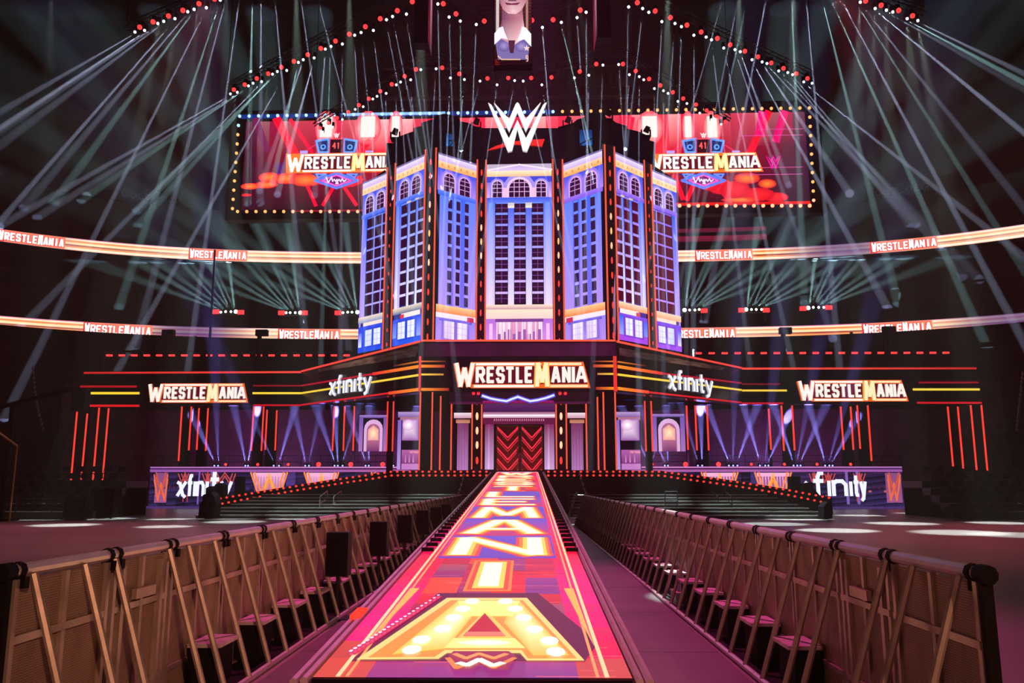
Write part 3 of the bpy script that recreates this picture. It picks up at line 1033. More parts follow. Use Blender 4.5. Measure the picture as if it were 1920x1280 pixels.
posts = [('L1', 'L2', 'left of the second screen', 0), ('L2', 'L3', 'at the forward left corner of the tower', 1), ('L3', 'C', 'left of the centre screen', 1),
         ('C', 'R3', 'right of the centre screen', 1), ('R3', 'R2', 'at the forward right corner of the tower', 1), ('R2', 'R1', 'left of the rightmost screen', 0)]
for a, c_, where, lit in posts:
    p, q = plan[a][1], plan[c_][0]
    U = (q - p).normalized()
    N = Vector((U.y, -U.x, 0))
    root = empty('tower_post', ((p.x + q.x) / 2, (p.y + q.y) / 2, 12.02), ('black post with a row of glowing bulbs ' if lit else 'black post with orange edge strips and faint bulbs ') + where, 'post')
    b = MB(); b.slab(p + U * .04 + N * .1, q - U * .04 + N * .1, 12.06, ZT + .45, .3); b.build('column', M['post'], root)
    for e in (p + U * .08, q - U * .08):
        b = MB(); b.tube(e + N * .14 + Vector((0, 0, 12.05)), e + N * .14 + Vector((0, 0, ZT + .35)), .065, 6); b.build('edge_strip', M['orange_tube'], root)
    m = (p + q) / 2 + N * .14
    for i in range(13):
        z = 12.55 + i * 1.13
        b = MB(); b.ball(m + Vector((0, 0, z)), .07 if lit else .04, 0, 3.9, 6)
        hotm = lit and (i in (6, 7, 8) or (i in (5, 9) and a in ('L2', 'C')))
        b.build('bulb', M['amber_bulb' if hotm and i == 7 else ('hot_bulb' if hotm else 'red_bulb')], root)

# dark body of the tower behind the screens
b = MB()
b.box((-12.2, 66.2, 12.06), (11.0, 73, ZT - .6))
tag(b.build('tower_core', M['black']), 'black inner body of the tower behind its bright screens', 'tower body')

# black crown on the roof
root = empty('rooftop_drape', (-.6, 63, ZT), 'jagged black draped crown on the roof of the blue tower', 'crown')


def crown(pts, D, th, name='drape', m='drape'):
    b = MB()
    b.prism([PY(x, y, D) for x, y in pts], (0, th, 0))
    b.build(name, M[m], root)


crown([(724, 345), (724, 268), (738, 268), (742, 258), (758, 252), (775, 246), (775, 240), (790, 236), (790, 230), (803, 226), (815, 222), (815, 217), (833, 213), (833, 300)], 63.6, 2.5)
crown([(833, 305), (833, 213), (848, 216), (862, 222), (862, 227), (878, 230), (890, 236), (905, 240), (905, 325)], 64.2, 2.5)
crown([(903, 325), (903, 240), (1048, 240), (1048, 325)], 64.6, 2.0)
crown([(1046, 325), (1046, 238), (1060, 234), (1075, 230), (1082, 224), (1094, 220), (1104, 213), (1118, 213), (1118, 300)], 64.2, 2.5)
crown([(1118, 300), (1118, 213), (1132, 213), (1138, 222), (1150, 226), (1156, 230), (1176, 236), (1176, 241), (1196, 246), (1210, 252), (1215, 262), (1228, 266), (1228, 345)], 63.6, 2.5)
crown([(690, 350), (722, 326), (722, 318), (692, 340)], 65.5, .6, 'parapet', 'black')
crown([(1262, 342), (1225, 318), (1225, 310), (1260, 332)], 65.0, .6, 'parapet', 'black')
for px0, px1, y0, y1 in ((836, 849, 251, 274), (1087, 1110, 243, 273)):
    cv = Canvas(flat((0, 63.9, 0), (1, 0, 0), (0, 0, 1)))
    p, q = PY(px0, y1, 63.9), PY(px1, y0, 63.9)
    cv.rect(p.x, p.z, q.x, q.z, C(20, 90, 160), 1, top=C(15, 45, 95))
    cv.build('blue_panel', root)
# square lattice truss lying along the crown's top edge
for pts in ([(842, 276), (850, 278), (862, 284), (880, 292), (900, 300)], [(1050, 300), (1070, 290), (1090, 282), (1110, 272)]):
    b = MB()
    P_ = [PY(x, y, 62.6) for x, y in pts]
    for i in range(len(P_) - 1):
        b.tube(P_[i], P_[i + 1], .05, 5); b.tube(P_[i] + Vector((0, 0, .6)), P_[i + 1] + Vector((0, 0, .6)), .05, 5)
        b.tube(P_[i], P_[i + 1] + Vector((0, 0, .6)), .04, 5); b.tube(P_[i], P_[i] + Vector((0, 0, .6)), .04, 5)
    b.build('guard_rail', M['truss'], root)


def moving_head(px, py, D, lab):
    p = PY(px, py, D)
    r0 = empty('moving_head_lamp', (p.x, p.y, p.z - .45), lab, 'stage lamp')
    b = MB(); b.box((p.x - .32, p.y - .3, p.z - .5), (p.x + .32, p.y + .3, p.z - .25)); b.build('base', M['black'], r0)
    b = MB()
    for s in (-1, 1):
        b.box((p.x + s * .36 - .05, p.y - .12, p.z - .3), (p.x + s * .36 + .05, p.y + .12, p.z + .3))
    b.build('yoke', M['black'], r0)
    b = MB(); b.tube((p.x - .05, p.y - .2, p.z + .0), (p.x + .15, p.y - .45, p.z + .4), .26, 10, r1=.2); b.build('head', M['black'], r0)


moving_head(741, 254, 63.2, 'dark moving-head lamp silhouetted on the crown, far left end')
moving_head(893, 235, 63.8, 'dark moving-head lamp silhouetted on the crown, left of the white letter sign')
moving_head(1064, 232, 63.8, 'dark moving-head lamp silhouetted on the crown, right of the white letter sign')
moving_head(1140, 219, 63.2, 'dark moving-head lamp silhouetted at the top right of the crown')
moving_head(1211, 250, 63.2, 'dark moving-head lamp silhouetted on the crown, far right end')

# the big white double-W sign with its red underline
D = 61.2
p, q = PY(915, 287, D), PY(1025, 194, D)
root = empty('letter_sign', ((p.x + q.x) / 2, D, p.z), 'white angular double-W sign with a red underline on the tower roof', 'sign')
cv = Canvas(flat((p.x, D, p.z), (1, 0, 0), (0, 0, 1)))
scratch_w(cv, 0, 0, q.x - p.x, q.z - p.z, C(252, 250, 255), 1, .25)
cv.build('letter', root)
cv = Canvas(flat((0, D + .3, 0), (1, 0, 0), (0, 0, 1)))
top = [PY(x, y, D + .3) for x, y in ((914, 283), (930, 275), (950, 269), (968, 266), (1000, 263), (1021, 262))]
bot = [PY(x, y, D + .3) for x, y in ((1016, 276), (1000, 274), (968, 272), (950, 275), (930, 280))]
for i in range(5):
    a, c_, d_, e = top[i], top[i + 1], (bot[::-1] + [bot[0]])[i], ([top[0]] + bot[::-1])[i]
    cv.poly([(v.x, v.z) for v in ((e, d_, c_, a) if i else (d_, c_, a))], C(235, 40, 35), 1, .15)
cv.build('underline', root)
b = MB()
for px in (940, 970, 1000):
    a = PY(px, 300, D + .5); c_ = PY(px, 258, D + .5)
    b.tube(a, c_, .08, 6)
b.build('strut', M['black'], root)

# ------------------------------------------------------------------ the marquee band
c0, c1 = Vector((-7.6, 58, 0)), Vector((6.4, 58, 0))
wl, wr = Vector((-19.2, 68.9, 0)), Vector((18.1, 68.9, 0))
el, er = Vector((-37.9, 68.9, 0)), Vector((37.7, 68.9, 0))
ZC, ZW, ZBC, ZBW = 12.03, 11.42, 8.4, 8.53
marq = empty('stage_marquee', (-.6, 60, 8.4), 'long dark marquee band over the stage front with red and yellow light lines', 'marquee')


def fascia(p, q, za0, za1, zb0, zb1, name, m='blackgloss', th=1.0):
    b = MB()
    d = (q - p).normalized(); n = Vector((-d.y, d.x, 0)) * th
    b.hexa([(p.x, p.y, zb0), (q.x, q.y, zb1), (q.x + n.x, q.y + n.y, zb1), (p.x + n.x, p.y + n.y, zb0),
            (p.x, p.y, za0), (q.x, q.y, za1), (q.x + n.x, q.y + n.y, za1), (p.x + n.x, p.y + n.y, za0)])
    return b.build(name, M[m], marq)


fascia(c0, c1, ZC, ZC, ZBC, ZBC, 'centre_fascia')
fascia(wl, c0, ZW, ZC, ZBW, ZBC, 'angled_fascia')
fascia(c1, wr, ZC, ZW, ZBC, ZBW, 'angled_fascia')
fascia(el, wl, ZW, ZW, ZBW, ZBW, 'wing_fascia')
fascia(wr, er, ZW, ZW, ZBW, ZBW, 'wing_fascia')
b = MB()
roof = [el, wl, c0, c1, wr, er]
zr = [ZW, ZW, ZC, ZC, ZW, ZW]
for i in range(5):
    p, q = roof[i], roof[i + 1]
    b.face([(p.x, p.y + .3, zr[i] - .03), (q.x, q.y + .3, zr[i + 1] - .03), (q.x, 74, zr[i + 1] - .03), (p.x, 74, zr[i] - .03)])
b.build('roof', M['blackgloss'], marq)
b = MB()
for i in range(5):
    p, q = roof[i], roof[i + 1]
    zb = [ZBW, ZBW, ZBC, ZBC, ZBW, ZBW]
    b.face([(p.x, p.y + .3, zb[i] + .03), (q.x, q.y + .3, zb[i + 1] + .03), (q.x, 74, zb[i + 1] + .03), (p.x, 74, zb[i] + .03)])
b.build('soffit', M['void'], marq)


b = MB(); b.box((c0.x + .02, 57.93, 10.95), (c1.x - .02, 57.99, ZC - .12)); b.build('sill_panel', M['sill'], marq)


def on_wall(px, py, p, q):
    d = (q - p).normalized()
    n = d.cross(Vector((0, 0, 1)))
    P_ = PP(px, py, p, n)
    return (P_ - p).dot(d), P_.z


def wall_cv(p, q, dz=.02):
    d = (q - p).normalized()
    return Canvas(flat((p.x, p.y, 0), d, (0, 0, 1)), dz)


def strip(p, q, a, b_, w, ca, cb, L=2, name='neon_strip', parent=None):
    """a light line from pixel a to pixel b_ on the wall p-q, w metres high"""
    cv = wall_cv(p, q)
    (xa, za), (xb, zb) = on_wall(*a, p, q), on_wall(*b_, p, q)
    n = 8
    for i in range(n):
        t0, t1 = i / n, (i + 1) / n
        e = lambda t, s: (xa + (xb - xa) * t, za + (zb - za) * t + s * w / 2)
        cv.poly([e(t0, -1), e(t1, -1), e(t1, 1), e(t0, 1)], [mix(ca, cb, t0), mix(ca, cb, t1), mix(ca, cb, t1), mix(ca, cb, t0)], L, .05)
    return cv.build(name, parent or marq)


RD, OR, YE, DK = C(245, 45, 40), C(252, 140, 40), C(250, 205, 65), C(60, 8, 25)
strip(c0, c1, (791, 638.5), (1154, 638.5), .13, C(250, 85, 60), C(250, 85, 60))
strip(wl, c0, (566, 696), (789, 640), .15, C(240, 60, 55), C(245, 85, 65))
strip(c1, wr, (1155, 640), (1391, 690), .15, C(245, 85, 65), C(235, 60, 55))
strip(el, wl, (158, 699), (565, 697.5), .16, C(190, 25, 25), C(240, 70, 60))
strip(wr, er, (1391, 691), (1830, 690.5), .16, C(240, 75, 60), C(180, 25, 30))
# centre: stubs at either side of the sign
for (x0, x1, y, w, ca, cb) in ((790, 836, 677.5, .10, C(215, 110, 45), DK), (790, 834, 686.5, .20, OR, C(170, 40, 40)), (790, 832, 702, .13, YE, C(190, 120, 60)), (790, 842, 730, .20, OR, C(150, 30, 30)),
                               (1155, 1110, 677.5, .10, C(215, 110, 45), DK), (1155, 1112, 686, .20, OR, C(170, 40, 40)), (1155, 1120, 701, .13, YE, C(190, 120, 60)), (1155, 1117, 728, .20, OR, C(150, 30, 30))):
    if x0 < x1:
        strip(c0, c1, (x0, y), (x1, y), w, ca, cb)
    else:
        strip(c0, c1, (x1, y), (x0, y), w, cb, ca)
# angled faces
strip(wl, c0, (740, 686), (786, 678), .10, DK, C(215, 115, 45))
strip(wl, c0, (566, 723), (700, 701), .13, C(150, 12, 40), C(190, 20, 45)); strip(wl, c0, (700, 701), (786, 687), .22, C(220, 30, 40), OR)
strip(wl, c0, (566, 737), (786, 703), .15, C(235, 200, 60), YE)
strip(wl, c0, (566, 759), (730, 737), .13, C(190, 15, 35), C(210, 30, 40)); strip(wl, c0, (730, 737), (786, 730), .22, C(230, 60, 40), OR)
strip(c1, wr, (1157, 678), (1210, 686), .10, C(215, 115, 45), DK)
strip(c1, wr, (1157, 687), (1240, 700), .22, OR, C(220, 30, 40)); strip(c1, wr, (1240, 700), (1389, 718), .13, C(190, 20, 45), C(150, 12, 40))
strip(c1, wr, (1157, 702), (1389, 731), .15, YE, C(235, 200, 60))
strip(c1, wr, (1157, 728), (1215, 735), .22, OR, C(230, 60, 40)); strip(c1, wr, (1215, 735), (1389, 754.5), .13, C(210, 30, 40), C(190, 15, 35))
# wings
for p, q, x0, x1, y, w, cc in ((el, wl, 475, 564, 723, .12, C(130, 12, 30)), (el, wl, 151, 257, 724.5, .16, C(165, 12, 25)), (el, wl, 474, 565, 737, .17, C(240, 205, 55)), (el, wl, 164, 262, 737, .2, C(240, 205, 50)),
                               (el, wl, 148, 158, 737, .18, C(215, 190, 50)), (el, wl, 476, 565, 759.5, .14, C(185, 15, 30)), (el, wl, 140, 262, 760.5, .18, C(205, 20, 30)),
                               (wr, er, 1391, 1462, 720, .12, C(110, 10, 30)), (wr, er, 1722, 1834, 717, .15, C(130, 10, 22)), (wr, er, 1391, 1475, 732, .16, C(235, 195, 60)), (wr, er, 1711, 1836, 730, .18, C(235, 205, 70)),
                               (wr, er, 1391, 1468, 756, .14, C(190, 15, 35)), (wr, er, 1719, 1840, 755, .16, C(190, 20, 30))):
    strip(p, q, (x0, y), (x1, y), w, cc, cc)
# crinkled mirror panels under the top line of the angled faces, red corner bars
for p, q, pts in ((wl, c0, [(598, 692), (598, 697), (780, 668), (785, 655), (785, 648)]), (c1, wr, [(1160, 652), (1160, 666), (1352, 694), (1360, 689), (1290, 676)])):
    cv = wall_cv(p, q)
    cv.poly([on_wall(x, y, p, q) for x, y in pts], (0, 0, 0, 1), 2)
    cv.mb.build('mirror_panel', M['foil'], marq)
for x in (787.5, 1153):
    cv = wall_cv(c0, c1)
    (xa, za), (xb, zb) = on_wall(x - 2.5, 734, c0, c1), on_wall(x + 2.5, 668, c0, c1)
    cv.poly([(xa, za), (xb, za), (xb, zb), (xa, zb)], C(225, 50, 45), 2, .1)
    cv.build('corner_bar', marq)


def word_sign(p, q, bl, tr, label, off=.05):
    """the lit word sign: backing panel plus twelve letter parts, at pixel box bl (bottom left) - tr (top right) on wall p-q"""
    (xa, za), (xb, zb) = on_wall(*bl, p, q), on_wall(*tr, p, q)
    w, h = xb - xa, zb - za
    d = (q - p).normalized(); n = d.cross(Vector((0, 0, 1)))
    O = p + d * xa + Vector((0, 0, za)) + n * off
    root = empty('word_sign', O + d * w / 2, label, 'sign')
    cv = Canvas(flat(O, d, (0, 0, 1)), .02)
    X = lambda u: u * w
    Y = lambda v: v * h
    hot, gold, edge, back = C(255, 236, 225), C(255, 222, 150), C(230, 95, 30), C(92, 10, 28)
    cv.poly([(X(.13), Y(-.02)), (X(1.01), Y(-.02)), (X(.96), Y(1.02)), (X(.13), Y(1.02))], edge, 1)
    cv.poly([(X(.13), Y(.14)), (X(.985), Y(.14)), (X(.95), Y(.84)), (X(.13), Y(.84))], back, 2)
    for v0, v1 in ((.01, .11), (.88, .98)):
        cv.rect(X(.15), Y(v0), X(.60), Y(v1), hot, 3)
        cv.rect(X(.70), Y(v0), X(.99 if v0 < .5 else .945), Y(v1), C(255, 215, 165), 3)
    for i in range(22):
        u = .17 + .77 * i / 21
        cv.disc(X(u), Y(.93), .02 * w / 4, .02 * w / 4, C(255, 250, 235), None, 4, 6)
    cv.build('sign_panel', root)
    s = .125 * h
    for ch, u0, u1 in WORD + WORD2:
        cv = Canvas(flat(O, d, (0, 0, 1)), .02)
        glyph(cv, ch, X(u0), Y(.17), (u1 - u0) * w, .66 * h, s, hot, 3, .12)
        cv.build('letter', root)
    for ch, u0, ww, col in (('W', .0, .165, hot), ('M', .592, .122, C(255, 232, 180))):
        cv = Canvas(flat(O, d, (0, 0, 1)), .02)
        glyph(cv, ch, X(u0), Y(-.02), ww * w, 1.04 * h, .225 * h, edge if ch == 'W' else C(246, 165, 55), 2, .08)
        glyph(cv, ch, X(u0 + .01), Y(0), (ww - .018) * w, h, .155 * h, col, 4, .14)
        cv.build('letter', root)


word_sign(c0, c1, (850, 727), (1104, 679), 'large glowing word sign in the centre of the marquee above the crimson doors')
word_sign(el, wl, (277, 754.5), (466, 719), 'glowing word sign on the left wing of the marquee')
word_sign(wr, er, (1495, 752), (1698, 713), 'glowing word sign on the right wing of the marquee')


def lower_word(p, q, base0, base1, px0, px1, hpx, label):
    """white lower-case word on an angled wall, running level in the place"""
    (xa, za), (xb, zb) = on_wall(px0, base0, p, q), on_wall(px1, base1, p, q)
    _, zt = on_wall(px0, base0 - hpx, p, q)
    h = (zt - za)
    z0 = (za + zb) / 2
    w = xb - xa
    d = (q - p).normalized(); n = d.cross(Vector((0, 0, 1)))
    O = p + d * xa + Vector((0, 0, z0)) + n * .12
    root = empty('word_sign', O + d * w / 2, label, 'sign')
    u = 0
    for ch, ww in (('x', .17), ('f', .12), ('i', .06), ('n', .16), ('i', .06), ('t', .12), ('y', .18)):
        cv = Canvas(flat(O, d, (0, 0, 1)), .02)
        glyph(cv, ch, u * w, 0, ww * w, h, .15 * h, C(240, 240, 255), 2, .1)
        cv.build('letter', root)
        u += ww + .022


lower_word(wl, c0, 740, 733, 621, 700, 34, 'white lower-case word sign on the left angled face of the marquee')
lower_word(c1, wr, 731, 738, 1249, 1333, 37, 'white lower-case word sign on the right angled face of the marquee')
# ------------------------------------------------------------------ stage decks and the wall behind
ZD, ZWD = 2.85, 3.22
RE0_X, RE1_X = PY(925, 885, 53).x, PY(1015, 885, 53).x
b = MB(); b.box((-8.2, 57.2, 0), (7.2, 76, ZD)); tag(b.build('stage_deck', M['decking']), 'dark centre stage deck under the marquee', 'stage')
b = MB(); b.box((RE0_X + .0, 53.05, 0), (RE1_X, 57.18, 2.62)); tag(b.build('stage_deck', M['decking']), 'low black front deck at the top of the glowing ramp', 'stage')
b = MB(); b.box((-30.4, 66.25, 0), (-8.25, 76, ZWD - .05)); tag(b.build('stage_deck', M['decking']), 'left wing deck behind the violet screen front', 'stage')
b = MB(); b.box((7.25, 66.25, 0), (29.7, 76, ZWD - .05)); tag(b.build('stage_deck', M['decking']), 'right wing deck behind the violet screen front', 'stage')
b = MB(); b.box((-44, 76.2, 0), (44, 76.8, 11.3)); tag(b.build('back_wall', M['violet']), kind='structure')
for x_ in (-25, -14, 13, 24):
    spot('violet_fill_light', (x_, 68.2, ZWD + .3), (x_, 76.2, 5.2), 520, (.85, .16, .75), 125, .9, .3)

# screens of the wing fronts ------------------------------------------------
WF = 66.0


def m66(px, py):
    p = PY(px, py, WF)
    return p.x, p.z


def wing_front(side):
    L = side < 0
    root = empty('violet_screen', ((-20 if L else 19), WF, 0), ('left' if L else 'right') + ' violet LED front of the stage with white letters and orange zigzags', 'LED screen')
    x0, x1 = ((m66(281, 900)[0], -8.3) if L else (7.3, m66(1692, 900)[0]))
    b = MB(); b.box((x0, WF, 0), (x1, WF + .22, ZWD)); b.build('cabinet', M['black'], root)
    cv = Canvas(flat((0, WF, 0), (1, 0, 0), (0, 0, 1)), .012)
    zb, zt = .18, m66(400, 885)[1]
    for i in range(30):
        a, e = x0 + (x1 - x0) * i / 30, x0 + (x1 - x0) * (i + 1) / 30
        t = abs((i + .5) / 30 - (0 if L else 1))
        n = .5 + .5 * math.sin(i * 1.7)
        cv.rect(a, zb, e, zt, mix(C(78, 62, 140), C(58, 40, 100), t), 0, top=mix(C(62, 44, 118), C(110, 60, 130), n * .5))
    q = lambda px, py: m66(px, py)
    P_ = lambda a, e: cv.rect(*q(a[0], a[1]), *q(e[0], e[1]), a[2], a[3])
    mx = lambda px: px if L else px
    if L:
        ends, pinks, zig = (289, 316), ((474, 536), (574, 632), (700, 745)), ((380, 400), (402, 442), (335, 360))
        for x in (372, 395):
            cv.rect(*q(x, 945), *q(x + 1, 884), C(120, 90, 170), 2)
    else:
        ends, pinks, zig = (1663, 1688), ((1318, 1380), (1418, 1480), (1215, 1260)), ((1540, 1565), (1517, 1535), (1600, 1622))
        for x in (1588, 1608):
            cv.rect(*q(x, 945), *q(x + 1, 884), C(120, 90, 170), 2)
    a, e = ends
    cv.rect(*q(a, 942), *q(e, 886), C(150, 80, 130), 3, top=C(130, 70, 120))
    m = (a + e) / 2
    for o in (0, 9):
        cv.stroke([q(a + 1, 890 + o), q(a + 7, 938), q(m, 905 + o), q(e - 7, 938), q(e - 1, 890 + o)], .12, C(225, 100, 70), 5)
        cv.stroke([q(m - 9, 886 + o), q(m, 925), q(m + 9, 886 + o)], .1, C(200, 80, 60), 5)
    for a, e in pinks:
        m = (a + e) / 2
        cv.poly([q(a + 10, 932), q(e - 10, 932), q(e, 886), q(a, 886)], [C(140, 70, 130), C(140, 70, 130), C(245, 175, 215), C(245, 175, 215)], 3)
        for k in range(11):
            x = a + 4 + (e - a - 8) * k / 10
            cv.rect(*q(x, 930), *q(x + 1, 893), C(150, 80, 140), 4)
        for o in (0, 7):
            cv.stroke([q(a - 3 + o, 886), q(a + 12 + o, 932), q(m, 892 + o), q(e - 12 - o, 932), q(e + 3 - o, 886)], .13, C(255, 135, 60), 5)
        cv.stroke([q(m - 8, 915), q(m, 888), q(m + 8, 915)], .12, C(255, 170, 80), 6)
    for a, e in zig:
        m = (a + e) / 2
        for o in (0, 6):
            cv.stroke([q(a + o, 888), q(a + 6 + o, 905), q(m, 886 + o), q(e - 6 - o, 905), q(e - o, 888)], .09, C(190, 70, 70), 4)
        cv.stroke([q(m - 4, 940), q(m - 4, 928)], .08, C(170, 60, 70), 4); cv.stroke([q(m + 4, 940), q(m + 4, 928)], .08, C(170, 60, 70), 4)
    # grey suit signs
    for k in range(4):
        x = (311 + k * 8) if L else (1628 + k * 10)
        z = 913
        cc = C(70, 32, 60)
        p = q(x, z)
        if k % 2:
            cv.poly([(p[0] - .12, p[1]), (p[0], p[1] - .18), (p[0] + .12, p[1]), (p[0], p[1] + .18)], cc, 4)
        else:
            cv.poly([(p[0] - .13, p[1] - .12), (p[0] + .13, p[1] - .12), (p[0], p[1] + .17)], cc, 4)
    if not L:
        for x in (1631, 1660):
            p = q(x, 921)
            cv.disc(p[0], p[1], .15, .1, C(170, 80, 90), None, 3, 8)
    white = C(235, 238, 255)
    if L:
        spec = [('x', 330, 350, 1), ('f', 350, 362, 1), ('i', 362, 368, 1), ('n', 367, 384, 1), ('i', 384, 392, 1.05), ('t', 392, 411, 1.25), ('y', 412, 436, 1)]
    else:
        spec = [('x', 1490, 1516, 1), ('f', 1524, 1548, 1.2), ('i', 1550, 1560, 1.1), ('n', 1560, 1590, 1.15), ('i', 1592, 1600, 1), ('t', 1600, 1612, 1), ('y', 1612, 1626, 1)]
    for ch, a, e, k in spec:
        p0, p1 = q(a, 931), q(e, 931)
        h = (q(a, 890)[1] - p0[1]) * (1.0 if k == 1 else k * .95)
        glyph(cv, ch, p0[0], p0[1], p1[0] - p0[0], h, .26 * (k if k > 1 else 1), white, 8)
    cv.build('screen', root)
    # ledges above and below, the pink light on them painted as emission
    f = flat((0, WF, 0), (1, 0, 0), (0, 0, 1))
    cv = Canvas(f, .02)
    for ya, yb, c_ in ((877, 875, C(225, 140, 210)), (880.5, 878.5, C(120, 50, 110)), (884.5, 881, C(180, 95, 165))):
        za, zb2 = m66(400, ya)[1], m66(400, yb)[1]
        n = 16
        for i in range(n):
            xa, xb = x0 + (x1 - x0) * i / n, x0 + (x1 - x0) * (i + 1) / n
            cv.poly([(xa, za), (xb, za), (xb, zb2), (xa, zb2)], mix(c_, C(110, 70, 170), .45 * ((1 - i / n) if L else i / n)), 2, .06)
    cv.build('top_ledge', root)
    cv = Canvas(f, .02)
    cv.poly([(x0, .0), (x1, .0), (x1, .16), (x0, .16)], C(70, 45, 105), 2, .35)
    cv.build('bottom_ledge', root)


wing_front(-1)
wing_front(1)

# posts with red tubes under the wings ------------------------------------
def tube_group(side, k, tubes, D, where):
    """tubes: (top px, top py, bottom px, bottom py)"""
    xs = [PY(t[0], t[1], D).x for t in tubes]
    root = empty('lit_post', (sum(xs) / len(xs), D + .2, ZWD - .05 if abs(xs[0]) < 31 else 0), 'dark stage post edged with red light tubes, ' + where, 'post', 'posts with red tubes under the marquee wings')
    z0 = min(PY(t[2], t[3], D).z for t in tubes)
    zf = ZWD - .05 if abs(xs[0]) < 31 else 0
    b = MB()
    pairs = [xs[:2], xs[2:]] if len(xs) == 4 else ([xs[:2], xs[2:]] if side < 0 else [xs[:1], xs[1:]])
    for pr in pairs:
        if len(pr) == 1:
            b.box((pr[0] - .1, D + .06, zf), (pr[0] + .1, D + .5, 8.45))
        else:
            b.box((min(pr), D + .06, zf), (max(pr), D + .5, 8.45))
    b.build('column', M['black'], root)
    for t in tubes:
        p, q = PY(t[0], t[1], D), PY(t[2], t[3], D)
        x = (p.x + q.x) / 2
        b = MB(); b.tube((p.x * .5 + x * .5, D, min(p.z, 8.45)), (q.x * .5 + x * .5, D, q.z), .072, 6); b.build('light_tube', M['red_tube'], root)


LT = [([(145, 765, 133, 903), (164, 775, 152, 899), (186, 764, 174, 902), (204, 765, 191.5, 905)], 'at the outer left end of the stage'),
      ([(341, 762, 335, 864), (359, 762, 354, 844), (373, 765, 369, 843), (390, 765, 386, 845)], 'on the left wing under the word sign'),
      ([(476, 760, 471, 845), (494.6, 762, 490, 845), (501, 768, 497, 843), (519, 769, 516, 844)], 'on the left wing beside the angled face'),
      ([(627.5, 753, 623, 845), (646, 755, 644, 845), (665, 750, 662, 845)], 'under the left angled face')]
RT = [([(1777, 762, 1787, 875), (1796, 762, 1806, 878), (1820, 757, 1831, 881), (1840, 755, 1851, 882)], 'at the outer right end of the stage'),
      ([(1576, 762, 1582, 843), (1595, 762, 1600, 843), (1607, 758, 1613, 841), (1627, 758, 1634, 864)], 'on the right wing under the word sign'),
      ([(1441, 766, 1446, 843), (1465, 760, 1470, 845), (1485, 760, 1490, 844)], 'on the right wing beside the angled face'),
      ([(1287, 750, 1290, 843), (1303, 752, 1307, 844), (1325, 754, 1329, 844)], 'under the right angled face')]
for k, (t, w) in enumerate(LT):
    tube_group(-1, k, t, 69.4, w)
for k, (t, w) in enumerate(RT):
    tube_group(1, k, t, 69.4, w)

# deck lamps: red floor lamps and blue beam lamps -----------------------------
ZL = ZWD
def deck_lamp(px, mk, side, i, big):
    p = PY(px, 872, 67.2)
    p = Vector((p.x, 67.2, ZL - .05))
    red = mk == 'red_lamp'
    root = empty('floor_lamp_red' if False else 'stage_lamp', p, '%s small %s stage lamp on the %s wing deck, counted outward from the doors' % (nth(i), 'red' if red else 'blue', side), 'stage lamp',
                 ('red' if red else 'blue') + ' lamps on the wing decks')
    b = MB(); b.box((p.x - .16, p.y - .15, p.z), (p.x + .16, p.y + .15, p.z + .12)); b.box((p.x - .13, p.y - .1, p.z + .12), (p.x + .13, p.y + .15, p.z + .38)); hs = b.build('housing', M['black'], root)
    b = MB()
    if red:
        b.ball((p.x, p.y - .12, p.z + .3), .2 if big else .12)
    else:
        b.ball((p.x, p.y - .12, p.z + .2), .07)
    b.build('lens', M[mk], hs)
    return root, p


lred = [(718, 1), (658, 1), (598, 1), (541, 0), (484, 0), (424, 0)]
rred = [(1222.5, 0), (1285, 1), (1346.6, 1), (1408, 0), (1470, 0), (1531, 0), (1594, 0)]
for side, lst in (('left', lred), ('right', rred)):
    for i, (px, big) in enumerate(lst):
        deck_lamp(px, 'red_lamp', side, i + 1, big)
lblue = [(405, 700, 300), (410, 752, 100), (460, 705, 40), (467, 712, 60), (513, 720, 150), (525, 752, 60), (574, 740, 40), (582, 745, 80), (633, 745, 120), (643, 760, 100), (690, 752, 60), (694, 790, 100), (735, 800, 60), (752, 790, 100)]
lblue = [(403, -62, 1.), (410, -12, 1.4), (461, -40, .9), (466, -6, 1.1), (514, -48, .9), (524, 8, 1.1), (573, -36, .8), (580, 14, 1.3), (628, -44, .9), (634, -20, 1.1), (643, 22, 1.3), (686, -42, .9), (692, -12, 1.2), (738, -38, .9), (748, 20, 1.4)]
rblue = [(1215, -24, .9), (1222, 24, .9), (1246, -22, 1.0), (1252, 6, 1.0), (1308, -16, 1.3), (1316, 8, 1.3), (1366, -14, 1.3), (1374, 6, 1.3), (1382, 34, 1.1), (1424, -6, 1.4), (1434, 12, 1.2), (1440, 40, .9), (1487, -8, 1.4), (1494, 18, 1.3), (1500, 42, .9), (1546, -2, 1.4), (1554, 24, 1.2), (1560, 48, .8)]
for side, lst in (('left', lblue[::-1]), ('right', rblue)):
    for i, (px, ang, k) in enumerate(lst):
        r0, p = deck_lamp(px, 'blue_lamp', side, i + 1, 0)
        st = p + Vector((0, -.12, .5))
        a = R(ang * (.62 if side == 'left' else .85))
        fwd_ = i % 3 == 1
        spot('blue_beam', st, st + Vector((math.sin(a), .08 if fwd_ else .52, math.cos(a))), BEAM_BLUE * k * (.45 if fwd_ else 1.2), (.27, .24, 1), 8.5, .6, .05, r0)

